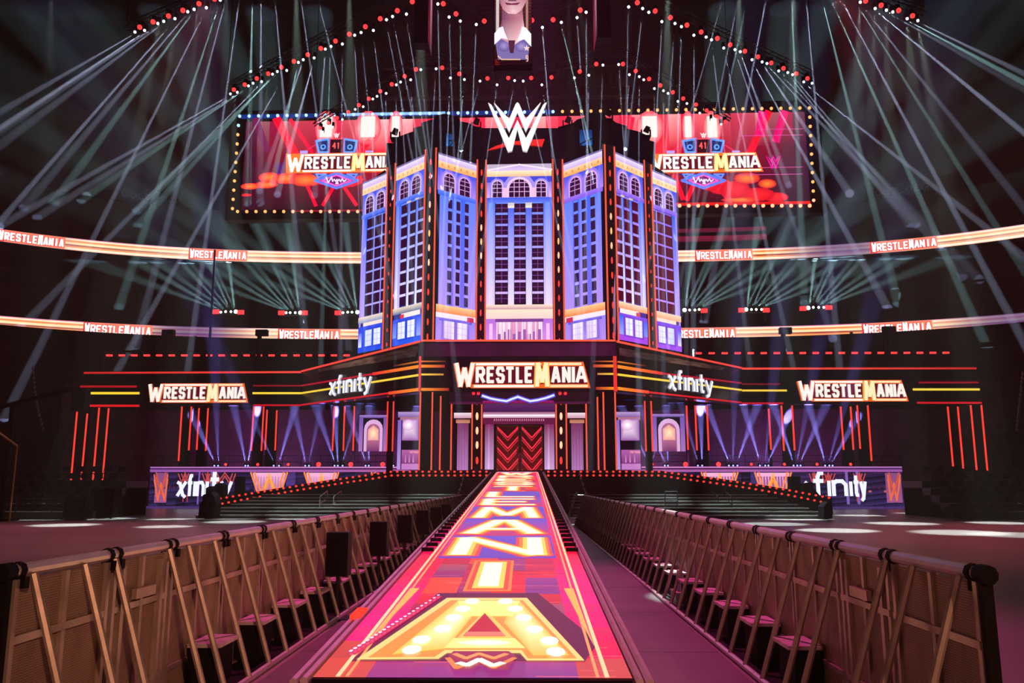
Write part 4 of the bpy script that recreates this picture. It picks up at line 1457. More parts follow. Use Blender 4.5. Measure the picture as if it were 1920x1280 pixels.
# thin guard rails along the back of the wing decks
for s, xa, xb, lab in ((-1, PY(288, 850, 72).x, PY(740, 850, 72).x, 'thin dark guard rail along the back of the left wing deck'), (1, PY(1215, 850, 72).x, PY(1688, 850, 72).x, 'thin dark guard rail along the back of the right wing deck')):
    root = empty('guard_rail', ((xa + xb) / 2, 72, ZWD - .05), lab, 'railing')
    b = MB()
    for z in (4.35, 3.8):
        b.tube((xa, 72, z), (xb, 72, z), .035, 5)
    b.build('rail', M['dark'], root)
    for i in range(14):
        x = xa + (xb - xa) * i / 13
        b = MB(); b.tube((x, 72, ZWD - .05), (x, 72, 4.35), .035, 5); b.build('post', M['dark'], root)

# ------------------------------------------------------------------ under the centre marquee: piers, columns, doors
def pier(px0, px1, py0, D, tubes, lab, th=.8):
    a, e = PY(px0, py0, D), PY(px1, py0, D)
    root = empty('stage_pier', ((a.x + e.x) / 2, D, ZD), lab, 'pier')
    b = MB(); b.box((a.x, D, ZD), (e.x, D + th, 8.42)); b.build('column', M['black'], root)
    for px, y0 in tubes:
        p = PY(px, y0, D - .05)
        b = MB(); b.tube((p.x, D - .06, ZD), (p.x, D - .06, min(8.42, p.z)), .06, 6); b.build('light_tube', M['orange_tube'], root)


pier(788, 812, 760, 58.25, [(788.5, 735), (811, 735)], 'black pier with two red edge tubes at the left corner of the marquee')
pier(826, 848, 760, 59.0, [(826.5, 742), (847, 738)], 'narrow black pier with red edge tubes, left of the pale column pictures')
pier(1131, 1154, 760, 58.25, [(1131, 735), (1153, 735)], 'black pier with two red edge tubes at the right corner of the marquee')
pier(1098, 1121, 760, 59.0, [(1098.5, 738), (1120, 744)], 'narrow black pier with red edge tubes, right of the pale column pictures')


def picture(D, px0, px1, py0, py1, draw, lab, th=.25, name='picture_screen'):
    a, e = PY(px0, py1, D), PY(px1, py0, D)
    zb = max(ZD if abs(a.x) < 8.1 and D < 76 else 0, a.z)
    zb = a.z
    root = empty(name, ((a.x + e.x) / 2, D, zb), lab, 'LED screen')
    b = MB(); b.box((a.x, D, zb), (e.x, D + th, e.z)); b.build('cabinet', M['black'], root)
    cv = Canvas(flat((a.x, D, zb), (1, 0, 0), (0, 0, 1)), .012)
    draw(cv, e.x - a.x, e.z - zb)
    cv.build('screen', root)
    return root


def column_pic(cv, w, h):
    cv.rect(0, 0, w, h, C(80, 25, 60), 0, top=C(130, 60, 105))
    cv.rect(0, h * .86, w, h * .95, C(190, 140, 160), 2, top=C(235, 215, 225))
    cv.rect(w * .12, h * .78, w * .92, h * .84, C(200, 140, 110), 2, top=C(160, 90, 70))
    cv.rect(w * .2, 0, w * .84, h * .78, C(175, 115, 175), 2, top=C(115, 45, 85))
    for u in (.28, .44, .6, .76):
        cv.rect(w * u, 0, w * (u + .05), h * .77, C(150, 95, 160), 3, top=C(110, 45, 90))


picture(59.6, 850, 884, 768, 882, column_pic, 'tall screen with a pale fluted column, left of the left bulb post')
picture(59.6, 1065, 1098, 768, 882, column_pic, 'tall screen with a pale fluted column, right of the right bulb post')


def bulb_post(px0, px1, lab):
    D = 59.2
    a, e = PY(px0, 760, D), PY(px1, 760, D)
    root = empty('bulb_post', ((a.x + e.x) / 2, D, ZD), lab, 'post')
    b = MB(); b.box((a.x, D, ZD), (e.x, D + .7, 8.5)); b.build('column', M['black'], root)
    for x in (a.x + .06, e.x - .06):
        b = MB(); b.tube((x, D - .05, ZD + .1), (x, D - .05, 7.75), .055, 6); b.build('light_tube', M['orange_tube'], root)
    for k, py in enumerate((737, 757, 780, 807, 834, 863)):
        p = PY((px0 + px1) / 2, py, D - .05)
        b = MB(); b.ball(p, .1 if k > 1 else .07, 0, 2.8 if k > 1 else 1, 6); b.build('bulb', M['hot_bulb'] if k in (2, 3, 4) else M['red_bulb'], root)


bulb_post(884, 905, 'black post with a column of glowing bulbs, left of the crimson doors')
bulb_post(1041, 1063, 'black post with a column of glowing bulbs, right of the crimson doors')

# glowing valance with a zigzag light above the doors
root = empty('valance', (-.6, 58.7, 7.6), 'magenta valance with a blue-white zigzag light under the marquee sign', 'valance')
p, q = PY(842, 756, 58.6), PY(1108, 737, 58.6)
b = MB(); b.box((p.x, 58.6, 7.6), (q.x, 59.1, 8.45)); b.build('band', M['violet'], root)
cv = Canvas(flat((0, 58.6, 0), (1, 0, 0), (0, 0, 1)), .02)
zig = [(905, 742), (920, 747), (935, 750), (950, 752), (960, 748), (971, 744), (982, 748), (994, 752), (1008, 750), (1024, 746), (1038, 741)]
P_ = [PY(x, y, 58.6) for x, y in zig]
cv.stroke([(v.x, v.z) for v in P_], .3, C(90, 80, 210), 2)
cv.stroke([(v.x, v.z) for v in P_], .13, C(225, 230, 255), 3, depth=.04)
for px in (888, 897, 1050, 1060):
    v = PY(px, 735, 58.6); cv.disc(v.x, v.z - .1, .12, .12, C(245, 50, 60), None, 3, 8)
cv.rect(P_[0].x, PY(905, 756, 58.6).z, P_[-1].x, PY(905, 751, 58.6).z, C(120, 10, 75), 1, top=C(150, 20, 110))
cv.build('zigzag_light', root)

# door recess
DD = 62.0
root = empty('door_surround', (-.6, DD, ZD), 'pale lintel and columns screen framing the crimson doors', 'door surround')
b = MB()
a, e = PY(907, 770, DD), PY(1040, 770, DD)
for x0_, x1_ in ((906, 930), (1018, 1042)):
    l_, r__ = PY(x0_, 800, DD).x, PY(x1_, 800, DD).x
    b.box((l_, DD, ZD), (r__, DD + .5, 8.4))
zt_ = PY(970, 795, DD).z
b.box((PY(930, 800, DD).x, DD, zt_), (PY(1018, 800, DD).x, DD + .5, 8.4))
b.build('frame', M['black'], root)
cv = Canvas(flat((0, DD, 0), (1, 0, 0), (0, 0, 1)), .012)
Q = lambda x, y: (PY(x, y, DD).x, PY(x, y, DD).z)
cv.rect(*Q(906, 772), *Q(1042, 758), C(60, 20, 70), 1, top=C(85, 35, 95))
cv.rect(*Q(906, 783), *Q(1042, 772), C(225, 185, 205), 1, top=C(150, 90, 130))
cv.rect(*Q(906, 780), *Q(1042, 777), C(255, 235, 245), 2)
cv.rect(*Q(906, 795), *Q(1042, 783), C(95, 20, 60), 1)
for i in range(24):
    x = 926 + 4 * i
    cv.rect(*Q(x, 789), *Q(x + 2, 785), C(190, 120, 150), 2)
for x0_, x1_ in ((909, 926), (1021, 1039)):
    cv.rect(*Q(x0_, 880), *Q(x1_, 795), C(195, 150, 205), 2, top=C(120, 35, 85))
    cv.rect(*Q(x0_ + 6, 880), *Q(x0_ + 9, 795), C(225, 190, 230), 3, top=C(140, 50, 100))
cv.build('picture', root)


def door(px0, px1, lab, hand):
    a, e = PY(px0, 797, DD + .15), PY(px1, 797, DD + .15)
    zt = a.z
    root = empty('stage_door', ((a.x + e.x) / 2, DD + .15, ZD), lab, 'door')
    b = MB(); b.box((a.x, DD + .15, ZD), (e.x, DD + .3, zt)); leaf = b.build('leaf', M['door'], root)
    cv = Canvas(flat((a.x, DD + .15, ZD), (1, 0, 0), (0, 0, 1)), .015)
    w, h = e.x - a.x, zt - ZD
    cv.rect(0, 0, w, h, C(160, 55, 35), 0, top=C(70, 8, 30))
    for k in range(5):
        v = 1.0 - k * .24
        pts = [(w * .03, h * v), (w * .5, h * (v - .27)), (w * .97, h * v)]
        cut = [(x, max(.02, min(h * .985, y))) for x, y in pts]
        if pts[1][1] < 0:
            t = (h * v) / (h * .27)
            cut = [(w * .03, h * v), (w * (.03 + .47 * t), .02)]
            cv.stroke(cut, .10, C(250, 55, 65), 3, .1)
            cv.stroke([(w - x, y) for x, y in cut], .10, C(250, 55, 65), 3, .1)
        else:
            cv.stroke([(x, min(y, h * .97)) for x, y in pts], .10, C(250, 45, 65), 3, .1)
            cv.stroke([(x, min(y - .22, h * .97)) for x, y in pts], .07, C(200, 40, 55), 3, .1)
    cv.build('chevron_panel', leaf)
    b = MB(); b.box((a.x, DD + .08, ZD), (a.x + .1, DD + .15, zt)); b.box((e.x - .1, DD + .08, ZD), (e.x, DD + .15, zt)); b.box((a.x, DD + .08, zt - .1), (e.x, DD + .15, zt))
    b.build('trim', M['gold'], root)
    x = e.x - .16 if hand > 0 else a.x + .16
    b = MB(); b.tube((x, DD + .04, ZD + 1.0), (x, DD + .04, ZD + 1.7), .05, 6); b.build('handle', M['gold'], leaf)


door(930, 974, 'left crimson stage door with glowing red chevrons', 1)
door(976, 1018, 'right crimson stage door with glowing red chevrons', -1)
root = empty('door_emblem', (PY(975, 850, DD).x, DD, 4.5), 'small dark double-W emblem between the crimson doors', 'emblem')
cv = Canvas(flat((PY(968, 862, DD - .05).x, DD - .05, PY(968, 862, DD).z), (1, 0, 0), (0, 0, 1)))
scratch_w(cv, 0, 0, .62, .62, C(85, 15, 30), 2, .06)
cv.build('letter', root)

# picture screens between the piers and the wings
def room_pic(cv, w, h):
    cv.rect(0, 0, w, h, C(150, 80, 150), 0, top=C(120, 85, 185))
    cv.rect(0, h * .9, w, h, C(110, 75, 150), 1, top=C(180, 150, 205))
    cv.rect(w * .1, h * .86, w, h * .91, C(170, 110, 120), 2)
    cv.rect(0, 0, w * .16, h * .86, C(175, 140, 215), 2, top=C(120, 95, 190))
    cv.fan([(w * .2, h * .5), (w * .95, h * .5), (w * .95, h * .88), (w * .2, h * .88)], C(150, 85, 165), C(255, 235, 250), 3, (w * .48, h * .77))
    cv.disc(w * .48, h * .77, w * .26, h * .1, C(215, 160, 210), C(255, 250, 255), 4)
    cv.rect(w * .2, h * .1, w * .97, h * .34, C(125, 50, 115), 2, top=C(175, 90, 160))
    cv.rect(w * .55, h * .28, w * .97, h * .32, C(215, 130, 160), 3)
    cv.rect(w * .2, 0, w * .97, h * .1, C(190, 120, 190), 2)
    for u in (.35, .52, .7):
        cv.rect(w * u, h * .12, w * (u + .06), h * .3, C(200, 140, 195), 3, top=C(150, 75, 150))


def arch_pic(cv, w, h):
    cv.rect(0, 0, w, h, C(120, 60, 130), 0, top=C(140, 105, 195))
    cv.rect(0, h * .92, w, h, C(90, 60, 140), 1, top=C(165, 130, 205))
    for u in (0, .86):
        cv.rect(w * u, 0, w * (u + .14), h * .92, C(165, 110, 180), 2, top=C(110, 80, 170))
    cv.arch(w * .18, h * .0, w * .84, h * .88, C(215, 165, 215), 3)
    cv.arch(w * .28, h * .0, w * .74, h * .76, C(165, 90, 130), 4)
    cv.fan([(w * .32, h * .3), (w * .7, h * .3), (w * .7, h * .6), (w * .51, h * .72), (w * .32, h * .6)], C(225, 150, 150), C(255, 225, 180), 5)
    cv.rect(w * .3, h * .0, w * .72, h * .28, C(110, 45, 105), 5, top=C(170, 95, 130))


picture(62.6, 744, 788, 772, 880, room_pic, 'tall violet picture screen of a bright room, left of the left corner pier')
picture(65.2, 672, 727, 778, 846, arch_pic, 'violet picture screen with a lit archway, far left under the angled marquee')
picture(62.6, 1156, 1200, 772, 880, room_pic, 'tall violet picture screen of a bright room, right of the right corner pier')
picture(65.2, 1224, 1283, 776, 846, arch_pic, 'violet picture screen with a lit archway, far right under the angled marquee')
for px0, px1, D, lab in ((726, 737, 64.0, 'slim dark post with two red tubes between the left picture screens'), (1210, 1222, 64.0, 'slim dark post with two red tubes between the right picture screens')):
    a, e = PY(px0, 800, D), PY(px1, 800, D)
    root = empty('lit_post', ((a.x + e.x) / 2, D, ZD), lab, 'post')
    b = MB(); b.box((a.x, D, 0 if abs(a.x) > 8.1 else ZD), (e.x, D + .4, 8.4)); b.build('column', M['black'], root)
    for x in (a.x, e.x):
        b = MB(); b.tube((x, D - .04, PY(px0, 846, D).z), (x, D - .04, 8.3), .06, 6); b.build('light_tube', M['red_tube'], root)
# dim blue open sign glow under the right angled face
cv = Canvas(flat((0, 64.6, 0), (1, 0, 0), (0, 0, 1)))
p, q = PY(1167, 750, 64.6), PY(1190, 745, 64.6)
for i in range(6):
    x = p.x + (q.x - p.x) * i / 6
    cv.rect(x, p.z, x + (q.x - p.x) / 8, q.z, C(40, 70, 200), 1)
tag(cv.mb.build('neon_strip', M['led']), 'small blue neon strip under the right angled marquee', 'light')
# ------------------------------------------------------------------ the ramp
RE0, RE1 = PY(925, 885, 53), PY(1015, 885, 53)
RW = RE1.x - RE0.x
t_ = RW / (ray(1185, 1270).x - ray(585, 1270).x)
RN0, RN1 = EYE + ray(585, 1270) * t_, EYE + ray(1185, 1270) * t_
RO = (RN0 + RN1) / 2
RE = (RE0 + RE1) / 2
RO, RE = Vector((RO.x, RO.y, RO.z)), Vector((RE.x, RE.y, RE.z))
RV = (RE - RO).normalized()
RLEN = (RE - RO).length
RU = Vector((1, 0, 0))
RU = (RU - RV * RU.dot(RV)).normalized()
HW = RW / 2
fR = flat(RO, RU, RV)
RNRM = RU.cross(RV)


def onr(px, py):
    p = PP(px, py, RO, RNRM) - RO
    return p.dot(RU), p.dot(RV)


ramp = empty('entrance_ramp', (RO.x, RO.y, 0), 'long entrance ramp with a glowing red and yellow lettered LED surface', 'ramp')
b = MB()
for s0, s1 in ((-HW, HW),):
    A, B_, Cc, Dd = fR(s0, -.04), fR(s1, -.04), fR(s1, RLEN), fR(s0, RLEN)
    dn = lambda p: Vector((p.x, p.y, 0))
    o = Vector((0, 0, -.01))
    b.hexa([dn(A), dn(B_), dn(Cc), dn(Dd), A + o, B_ + o, Cc + o, Dd + o])
b.build('body', M['black'], ramp)
cv = Canvas(fR, .004)
r_ = random.Random(11)
# ground colours of the picture: tiles of red, magenta, violet, rust and dark boards
PAL = [C(235, 25, 45), C(190, 20, 70), C(150, 45, 110), C(245, 70, 30), C(200, 30, 45), C(150, 70, 95), C(255, 35, 60), C(130, 45, 130)]
nv = 64
for i in range(nv):
    v0, v1 = RLEN * (i / nv), RLEN * ((i + 1) / nv)
    for j in range(6):
        u0, u1 = -HW + RW * j / 6, -HW + RW * (j + 1) / 6
        if j in (0, 5):
            c_ = mix(C(255, 15, 55), C(235, 10, 120), .5 + .5 * math.sin(i * .5 + j))
            if j == 0 and i < 2 or j == 5 and i < 1:
                c_ = C(215, 75, 60)
        else:
            c_ = PAL[(int(i * .37 + j * 2.3) * 7 + (i // 3) * 3 + j) % len(PAL)]
            if i < 1:
                c_ = mix(C(115, 60, 140), C(180, 40, 110), r_.random() * .6)
        c_ = mix(c_, C(80, 15, 50), r_.random() * .25)
        d_ = mix(c_, C(245, 60, 50), r_.random() * .3)
        cv.rect(u0, v0, u1, v1, c_, 0, top=d_)
for i in range(150):        # thin board streaks across
    v = r_.uniform(0, RLEN * .5)
    u = r_.uniform(-HW, HW * .7)
    c_ = mix(C(60, 15, 50), C(240, 110, 110), r_.random())
    cv.rect(u, v, min(HW, u + r_.uniform(.2, .9)), v + .02 + v * .0015, c_, .5)
for s in (-1, 1):            # cream border lines
    for uu, w, c_ in ((1.30, .022, C(255, 205, 150)), (1.21, .016, C(255, 150, 90))):
        cv.rect(s * uu - w, 0, s * uu + w, RLEN, c_, 2, top=C(255, 190, 150))
    cv.poly([(s * 1.27, 1.2), (s * 1.1, 4.6), (s * 1.24, 4.6)], C(255, 170, 80), 2)
LET = [('A', .59, 3.94), ('I', 4.34, 7.36), ('N', 7.82, 10.97), ('A', 11.3, 14.78), ('M', 15.1, 18.9), ('E', 19.4, 22.5), ('L', 23, 26.2), ('T', 26.6, 30.0), ('S', 30.6, 33.6), ('E', 34.1, 36.8), ('R', 37.3, 40.2), ('W', 40.7, 44.0)]
OUT, MID, HOT = C(255, 120, 50), C(255, 200, 80), C(255, 250, 215)
for k, (ch, v0, v1) in enumerate(LET):
    if k == 0:
        continue
    if ch == 'I':
        x0, x1 = -.42, .30
    else:
        x0, x1 = -1.08, 1.0
    if 1 < k < 7:                       # violet-blue field round the letter
        cv.rect(-1.15, v0 - .15, 1.1, v1 + .2, C(190, 40, 90) if k % 2 else C(95, 60, 170), 2, top=C(90, 70, 190))
    w, h = x1 - x0, v1 - v0
    if ch == 'I':
        cv.rect(x0, v0, x1, v1, OUT, 3)
        cv.rect(x0 + .05, v0 + .1, x1 - .05, v1 - .1, C(225, 70, 40), 4)
        cv.rect(x0 + .12, v0 + .2, x1 - .12, v1 - .2, MID, 5)
        cv.rect(x0 + .2, v0 + .35, x1 - .2, v1 - .35, HOT, 6)
        continue
    st = .62 if ch != 'M' else .56
    glyph(cv, ch, x0 - .05, v0 - .05, w + .1, h + .1, st + .12, C(240, 60, 60), 3)
    glyph(cv, ch, x0, v0, w, h, st, OUT, 4)
    glyph(cv, ch, x0 + .06, v0 + .08, w - .12, h - .16, st - .14, MID, 5)
    glyph(cv, ch, x0 + .13, v0 + .16, w - .26, h - .32, st - .3, HOT, 6)
# the nearest, largest letter
T_ = lambda px, py: onr(px, py)
outer = [T_(668, 1238), T_(838, 1122), T_(988, 1122), T_(1096, 1240), T_(988, 1240), T_(975, 1226), T_(838, 1226), T_(822, 1237)]
sh = [(x - .1, y + .05) for x, y in outer[:3]] + [(x + .25, y + .15) for x, y in outer[2:4]]
cv.poly([T_(655, 1240), T_(822, 1112), T_(1008, 1112), T_(1102, 1188), T_(1116, 1214), T_(1096, 1241)], C(95, 15, 50), 1.4)
cv.poly(outer, C(255, 205, 120), 3)
ins = [T_(690, 1235), T_(845, 1127), T_(980, 1127), T_(1082, 1237), T_(990, 1237), T_(978, 1221), T_(834, 1221), T_(815, 1234)]
cv.poly(ins, C(252, 140, 50), 4)
leg1 = [T_(735, 1230), T_(858, 1129), T_(908, 1129), T_(872, 1175), T_(835, 1219)]
leg2 = [T_(960, 1129), T_(975, 1129), T_(1068, 1232), T_(1000, 1232), T_(945, 1170)]
cv.fan(leg1, C(255, 190, 70), C(250, 255, 180), 5)
cv.fan(leg2, C(255, 180, 70), C(250, 255, 180), 5)
cv.poly([T_(858, 1129), T_(975, 1129), T_(960, 1158), T_(870, 1158)], C(253, 235, 130), 6)
cv.poly([T_(850, 1199), T_(965, 1199), T_(985, 1218), T_(832, 1218)], C(255, 225, 130), 5)
cv.disc(*T_(908, 1209), .3, .12, C(255, 240, 190), C(255, 255, 245), 7)
tri = [T_(868, 1197), T_(948, 1197), T_(909, 1153)]
cv.poly([T_(858, 1199), T_(962, 1199), T_(911, 1146)], C(255, 190, 90), 6)
cv.poly(tri, C(190, 30, 40), 7)
cv.poly([T_(868, 1197), T_(948, 1197), T_(940, 1189), T_(874, 1189)], C(225, 120, 100), 8)
for px, py in ((772, 1223), (790, 1204), (830, 1183), (850, 1162), (868, 1145), (885, 1131), (1042, 1227), (1030, 1206), (1002, 1184), (982, 1162), (966, 1145), (948, 1131)):
    x, y = T_(px, py)
    cv.disc(x, y, .105, .2, C(255, 250, 215), C(255, 255, 250), 8, 10)
# emblem at the foot of the letter
X = lambda dx, py: T_(902 + dx, py)
cv.poly([X(-62, 1236), X(-52, 1226), X(52, 1226), X(66, 1236), X(50, 1262), X(18, 1262), X(0, 1250), X(-18, 1262), X(-50, 1262)], C(150, 40, 70), 8)
cv.stroke([X(-62, 1240), X(-46, 1259), X(-6, 1244), X(24, 1258), X(62, 1240)], .06, C(250, 130, 60), 9)
cv.stroke([X(-48, 1233), X(-28, 1241), X(-4, 1232), X(24, 1241), X(46, 1233)], .07, C(245, 150, 80), 10)
cv.stroke([X(-40, 1250), X(-26, 1254), X(-3, 1243), X(22, 1255), X(38, 1250)], .09, C(255, 245, 220), 10)
cv.stroke([T_(660, 1228), T_(822, 1120)], .1, C(205, 10, 70), 4)
for i in range(22):                     # row of white lamps along the letter's left edge
    t = i / 21
    x, y = T_(658 + (822 - 658) * t, 1226 + (1120 - 1226) * t)
    cv.disc(x, y, .022, .05, C(255, 215, 255), None, 9, 6)
cv.rect(-1.26, RLEN - .6, 1.26, RLEN - .05, C(210, 150, 215), 7)
cv.build('led_surface', ramp, 'ledfloor')
for s in (-1, 1):
    b = MB()
    for du, dz in ((.06, -.01), (.16, -.02)):
        b.tube(fR(s * (HW + du), -.1, dz), fR(s * (HW + du), RLEN, dz), .042, 6)
    a, e = fR(s * (HW + .01), 0, -.08), fR(s * (HW + .01), RLEN, -.08)
    b.bar(fR(s * (HW + .1), -.1, -.11), fR(s * (HW + .1), RLEN, -.11), .2, .08)
    b.build('edge_rail', M['railpink'], ramp)
    for i in range(46):                 # dark clamp blocks across the rail
        v = 8.6 + i * .78
        q = fR(s * (HW - .09), v, .03)
        b = MB(); b.box((q.x - .12, q.y - .07, q.z - .02), (q.x + .12, q.y + .07, q.z + .05)); b.build('clamp', M['black'], ramp)
    for i in range(38):                 # short legs under the rail
        v = 9 + i * .94
        q = fR(s * (HW + .1), v, -.14)
        b = MB(); b.box((q.x - .05, q.y - .06, max(.0, q.z - .35)), (q.x + .05, q.y + .06, q.z + .02)); b.build('rail_leg', M['dark'], ramp)
b = MB(); b.bar(fR(-HW + .6, 5.0, 0) + Vector((-.92 + .0, -2.55, .02)) * 0 + Vector((-.78, 0, .03)), fR(-HW + .6, 5.25, 0) + Vector((-.78, 0, .03)), .09, .05)
p = fR(-HW - .1, 2.45, .03); q = fR(-HW - .1, 2.95, .03)
b = MB(); b.bar(p, q, .14, .05); b.build('red_marker', M['red_tube'], ramp)

# floor sheets of the right aisle
b = MB()
for i in range(12):
    y = 4 + i * 3.0
    b.box((HW + RO.x + .25, y, 0), (2.22, y + 2.985, .02))
tag(b.build('aisle_floor', M['aisle']), kind='structure')
b = MB()
for i in range(12):
    y = 4 + i * 3.0
    b.box((-2.66, y, 0), (RO.x - HW - .25, y + 2.985, .02))
tag(b.build('aisle_floor', M['aisle']), kind='structure')

# ------------------------------------------------------------------ barricades
BH = 1.40


def barricade(name, label, length, braces, s, step=True, gate=False):
    """one section in its own frame: sheet at x = 0, braces lean to +x * s; y runs along"""
    root = empty(name, (0, 0, 0), label, 'barricade')
    L = length
    b = MB(); b.box((-.012, .02, .06), (.012, L - .02, BH - .06)); b.local('sheet', M['perf'], root)
    b = MB()
    for y in (.04, L * .5, L - .04):
        b.box((s * .014 - .02, y - .022, 0), (s * .014 + .03, y + .022, BH - .05))
    b.box((s * .03 - .012, 0.02, .95), (s * .03 + .012, L - .02, 1.0))
    b.box((s * .03 - .012, 0.02, .30), (s * .03 + .012, L - .02, .34))
    b.box((-.02, .02, .0), (.02, L - .02, .06))
    if gate:
        for y in (.16, L - .16):
            b.box((s * .02 - .02, y - .025, .1), (s * .02 + .035, y + .025, BH - .1))
        b.box((s * .05 - .02, L * .35, 1.02), (s * .05 + .02, L * .7, 1.1))
    b.local('frame', M['steel'], root)
    b = MB(); b.tube((0, .0, BH), (0, L, BH), .045, 10); b.local('top_rail', M['railpink'], root)
    for y in (.07, L - .03):
        b = MB(); b.tube((0, y, BH), (0, y + .05, BH), .056, 8); b.box((-.03, y, BH - .11), (s * .05 + .02, y + .05, BH - .04))
        b.local('clamp', M['black'], root)
    for y in braces:
        b = MB(); b.tube((s * .045, y, BH - .03), (s * .47, y + .02, .05), .028, 7)
        b.local('brace', M['steel'], root)
    b = MB(); b.tube((s * .47, 0, .035), (s * .47, L, .035), .034, 7); b.local('foot_pipe', M['railpink'], root)
    b = MB(); b.box((min(s * .03, s * .45), .01, .0), (max(s * .03, s * .45), L - .01, .015)); b.local('floor_shade', M['black'], root)  # black sheet standing in for the shade on the floor behind the pipe
    if step:
        y0 = L * .38
        b = MB()
        b.box((min(s * .04, s * .36), y0, .425), (max(s * .04, s * .36), y0 + .52, .46))
        st = b.local('step', M['plate'], root)
        b = MB()
        b.box((min(s * .04, s * .3), y0 + .02, .06), (max(s * .04, s * .3), y0 + .5, .425))
        b.local('step_box', M['black'], st)
    return root


NSEC = 24
for s, word, xa, xb in ((1, 'left', -3.27, -3.03), (-1, 'right', 2.80, 2.60)):
    rz = math.atan2(-(xb - xa), 33)
    X_at = lambda y: xa + (xb - xa) * (y - 5) / 33
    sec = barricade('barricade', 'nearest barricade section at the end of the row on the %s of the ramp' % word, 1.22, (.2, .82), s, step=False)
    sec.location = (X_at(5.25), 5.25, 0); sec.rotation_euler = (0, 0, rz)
    # closed end plate post of the row
    b = MB(); b.box((-.035, -.05, 0), (.035, .0, BH + .03)); b.tube((0, -.08, BH), (0, .02, BH), .06, 10); b.local('end_post', M['black'], sec)
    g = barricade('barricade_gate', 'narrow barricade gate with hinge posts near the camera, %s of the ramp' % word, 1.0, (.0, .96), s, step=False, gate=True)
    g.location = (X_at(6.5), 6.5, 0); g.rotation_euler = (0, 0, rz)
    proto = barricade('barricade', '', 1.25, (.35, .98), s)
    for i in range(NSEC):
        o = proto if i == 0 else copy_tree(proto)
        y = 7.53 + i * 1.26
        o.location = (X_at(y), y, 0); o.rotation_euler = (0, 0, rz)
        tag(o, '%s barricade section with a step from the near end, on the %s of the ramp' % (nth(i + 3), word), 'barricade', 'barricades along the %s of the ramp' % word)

# black loudspeakers standing on the left barricade steps
for i, y in enumerate((12.35, 15.7, 19.0, 22.2, 25.4, 28.6)):
    x = -2.78
    root = empty('loudspeaker', (x, y, .46), '%s black loudspeaker from the camera, standing inside the left barricade' % nth(i + 1), 'loudspeaker', 'loudspeakers along the left barricade')
    b = MB(); b.box((x - .16, y - .14, .62), (x + .16, y + .14, 1.24)); cb = b.build('cabinet', M['black'], root)
    b = MB(); b.box((x - .14, y - .155, .65), (x + .14, y - .142, 1.21)); b.build('grille', M['drape'], cb)
    b = MB(); b.tube((x, y, .02), (x, y, .62), .03, 7); b.box((x - .2, y - .2, 0), (x + .2, y + .2, .03)); b.build('stand', M['dark'], root)

# water bottles and a tub by the right barricade, in the pool of white light
def bottle(x, y, z, h, i, lab):
    root = empty('water_bottle', (x, y, z), lab, 'bottle', 'bottles by the right barricade')
    b = MB(); b.tube((x, y, z), (x, y, z + h * .7), .036, 10); b.tube((x, y, z + h * .7), (x, y, z + h * .88), .036, 10, r1=.014); bo = b.build('body', M['green_plastic'], root)
    b = MB(); b.tube((x, y, z + h * .88), (x, y, z + h), .017, 8); b.build('cap', M['white_plastic'], bo)


for i, (dx, dy, lab) in enumerate(((0, 0, 'leftmost pale bottle standing in the white light behind the right braces'), (.1, .25, 'middle pale bottle standing in the white light behind the right braces'), (.16, -.3, 'rightmost pale bottle standing in the white light behind the right braces'))):
    bottle(2.46 + dx * .9, 13.86 + dy * .6, .228, .32, i, lab)
x, y = 2.52, 13.88
root = empty('storage_tub', (x, y, 0), 'low pale plastic tub lit white at the foot of the right barricade', 'tub')
b = MB(); b.prism([(x - .14, y - .26, 0.02), (x + .14, y - .26, 0.02), (x + .14, y + .26, 0.02), (x - .14, y + .26, 0.02)], (0, 0, .2)); b.build('tub', M['green_plastic'], root)
b = MB(); b.box((x - .15, y - .28, .2), (x + .15, y + .28, .225)); b.build('lid', M['white_plastic'], root)

# white-lit frame at the far end of the right aisle
root = empty('frame_stand', (2.05, 39.2, 0), 'pale slanted metal frame at the far end of the right aisle', 'frame')
b = MB()
for dx in (0, .45):
    b.tube((1.75 + dx, 39, 0), (2.35 + dx, 39.2, 1.55), .05, 6)
    b.tube((1.75 + dx, 39, .04), (2.6 + dx, 39.4, .04), .04, 6)
for t in (.25, .55, .9):
    b.tube((1.75 + .6 * t, 39 + .2 * t, 1.55 * t), (2.2 + .6 * t, 39 + .2 * t, 1.55 * t), .035, 6)
b.build('frame', M['silver'], root)
for x in (2.95, -3.15):
    cr = PY(870 if x < 0 else 1093, 905, 40)
    root = empty('chain', (x, 40.5, 1.2), 'hanging pale chain at the far end of the %s barricade' % ('right' if x > 0 else 'left'), 'chain')
    pts = [((860 if x < 0 else 1098), 926), ((862 if x < 0 else 1096), 918), ((865 if x < 0 else 1093), 908), ((868 if x < 0 else 1089), 897), ((870 if x < 0 else 1087), 890)]
    b = MB()
    for px, py in pts:
        b.ball(PY(px, py, 51.5), .07, 0, 1.4, 6)
    for k in range(len(pts) - 1):
        b.tube(PY(*pts[k], 51.5), PY(*pts[k + 1], 51.5), .02, 4)
    b.build('links', M['silver'], root)

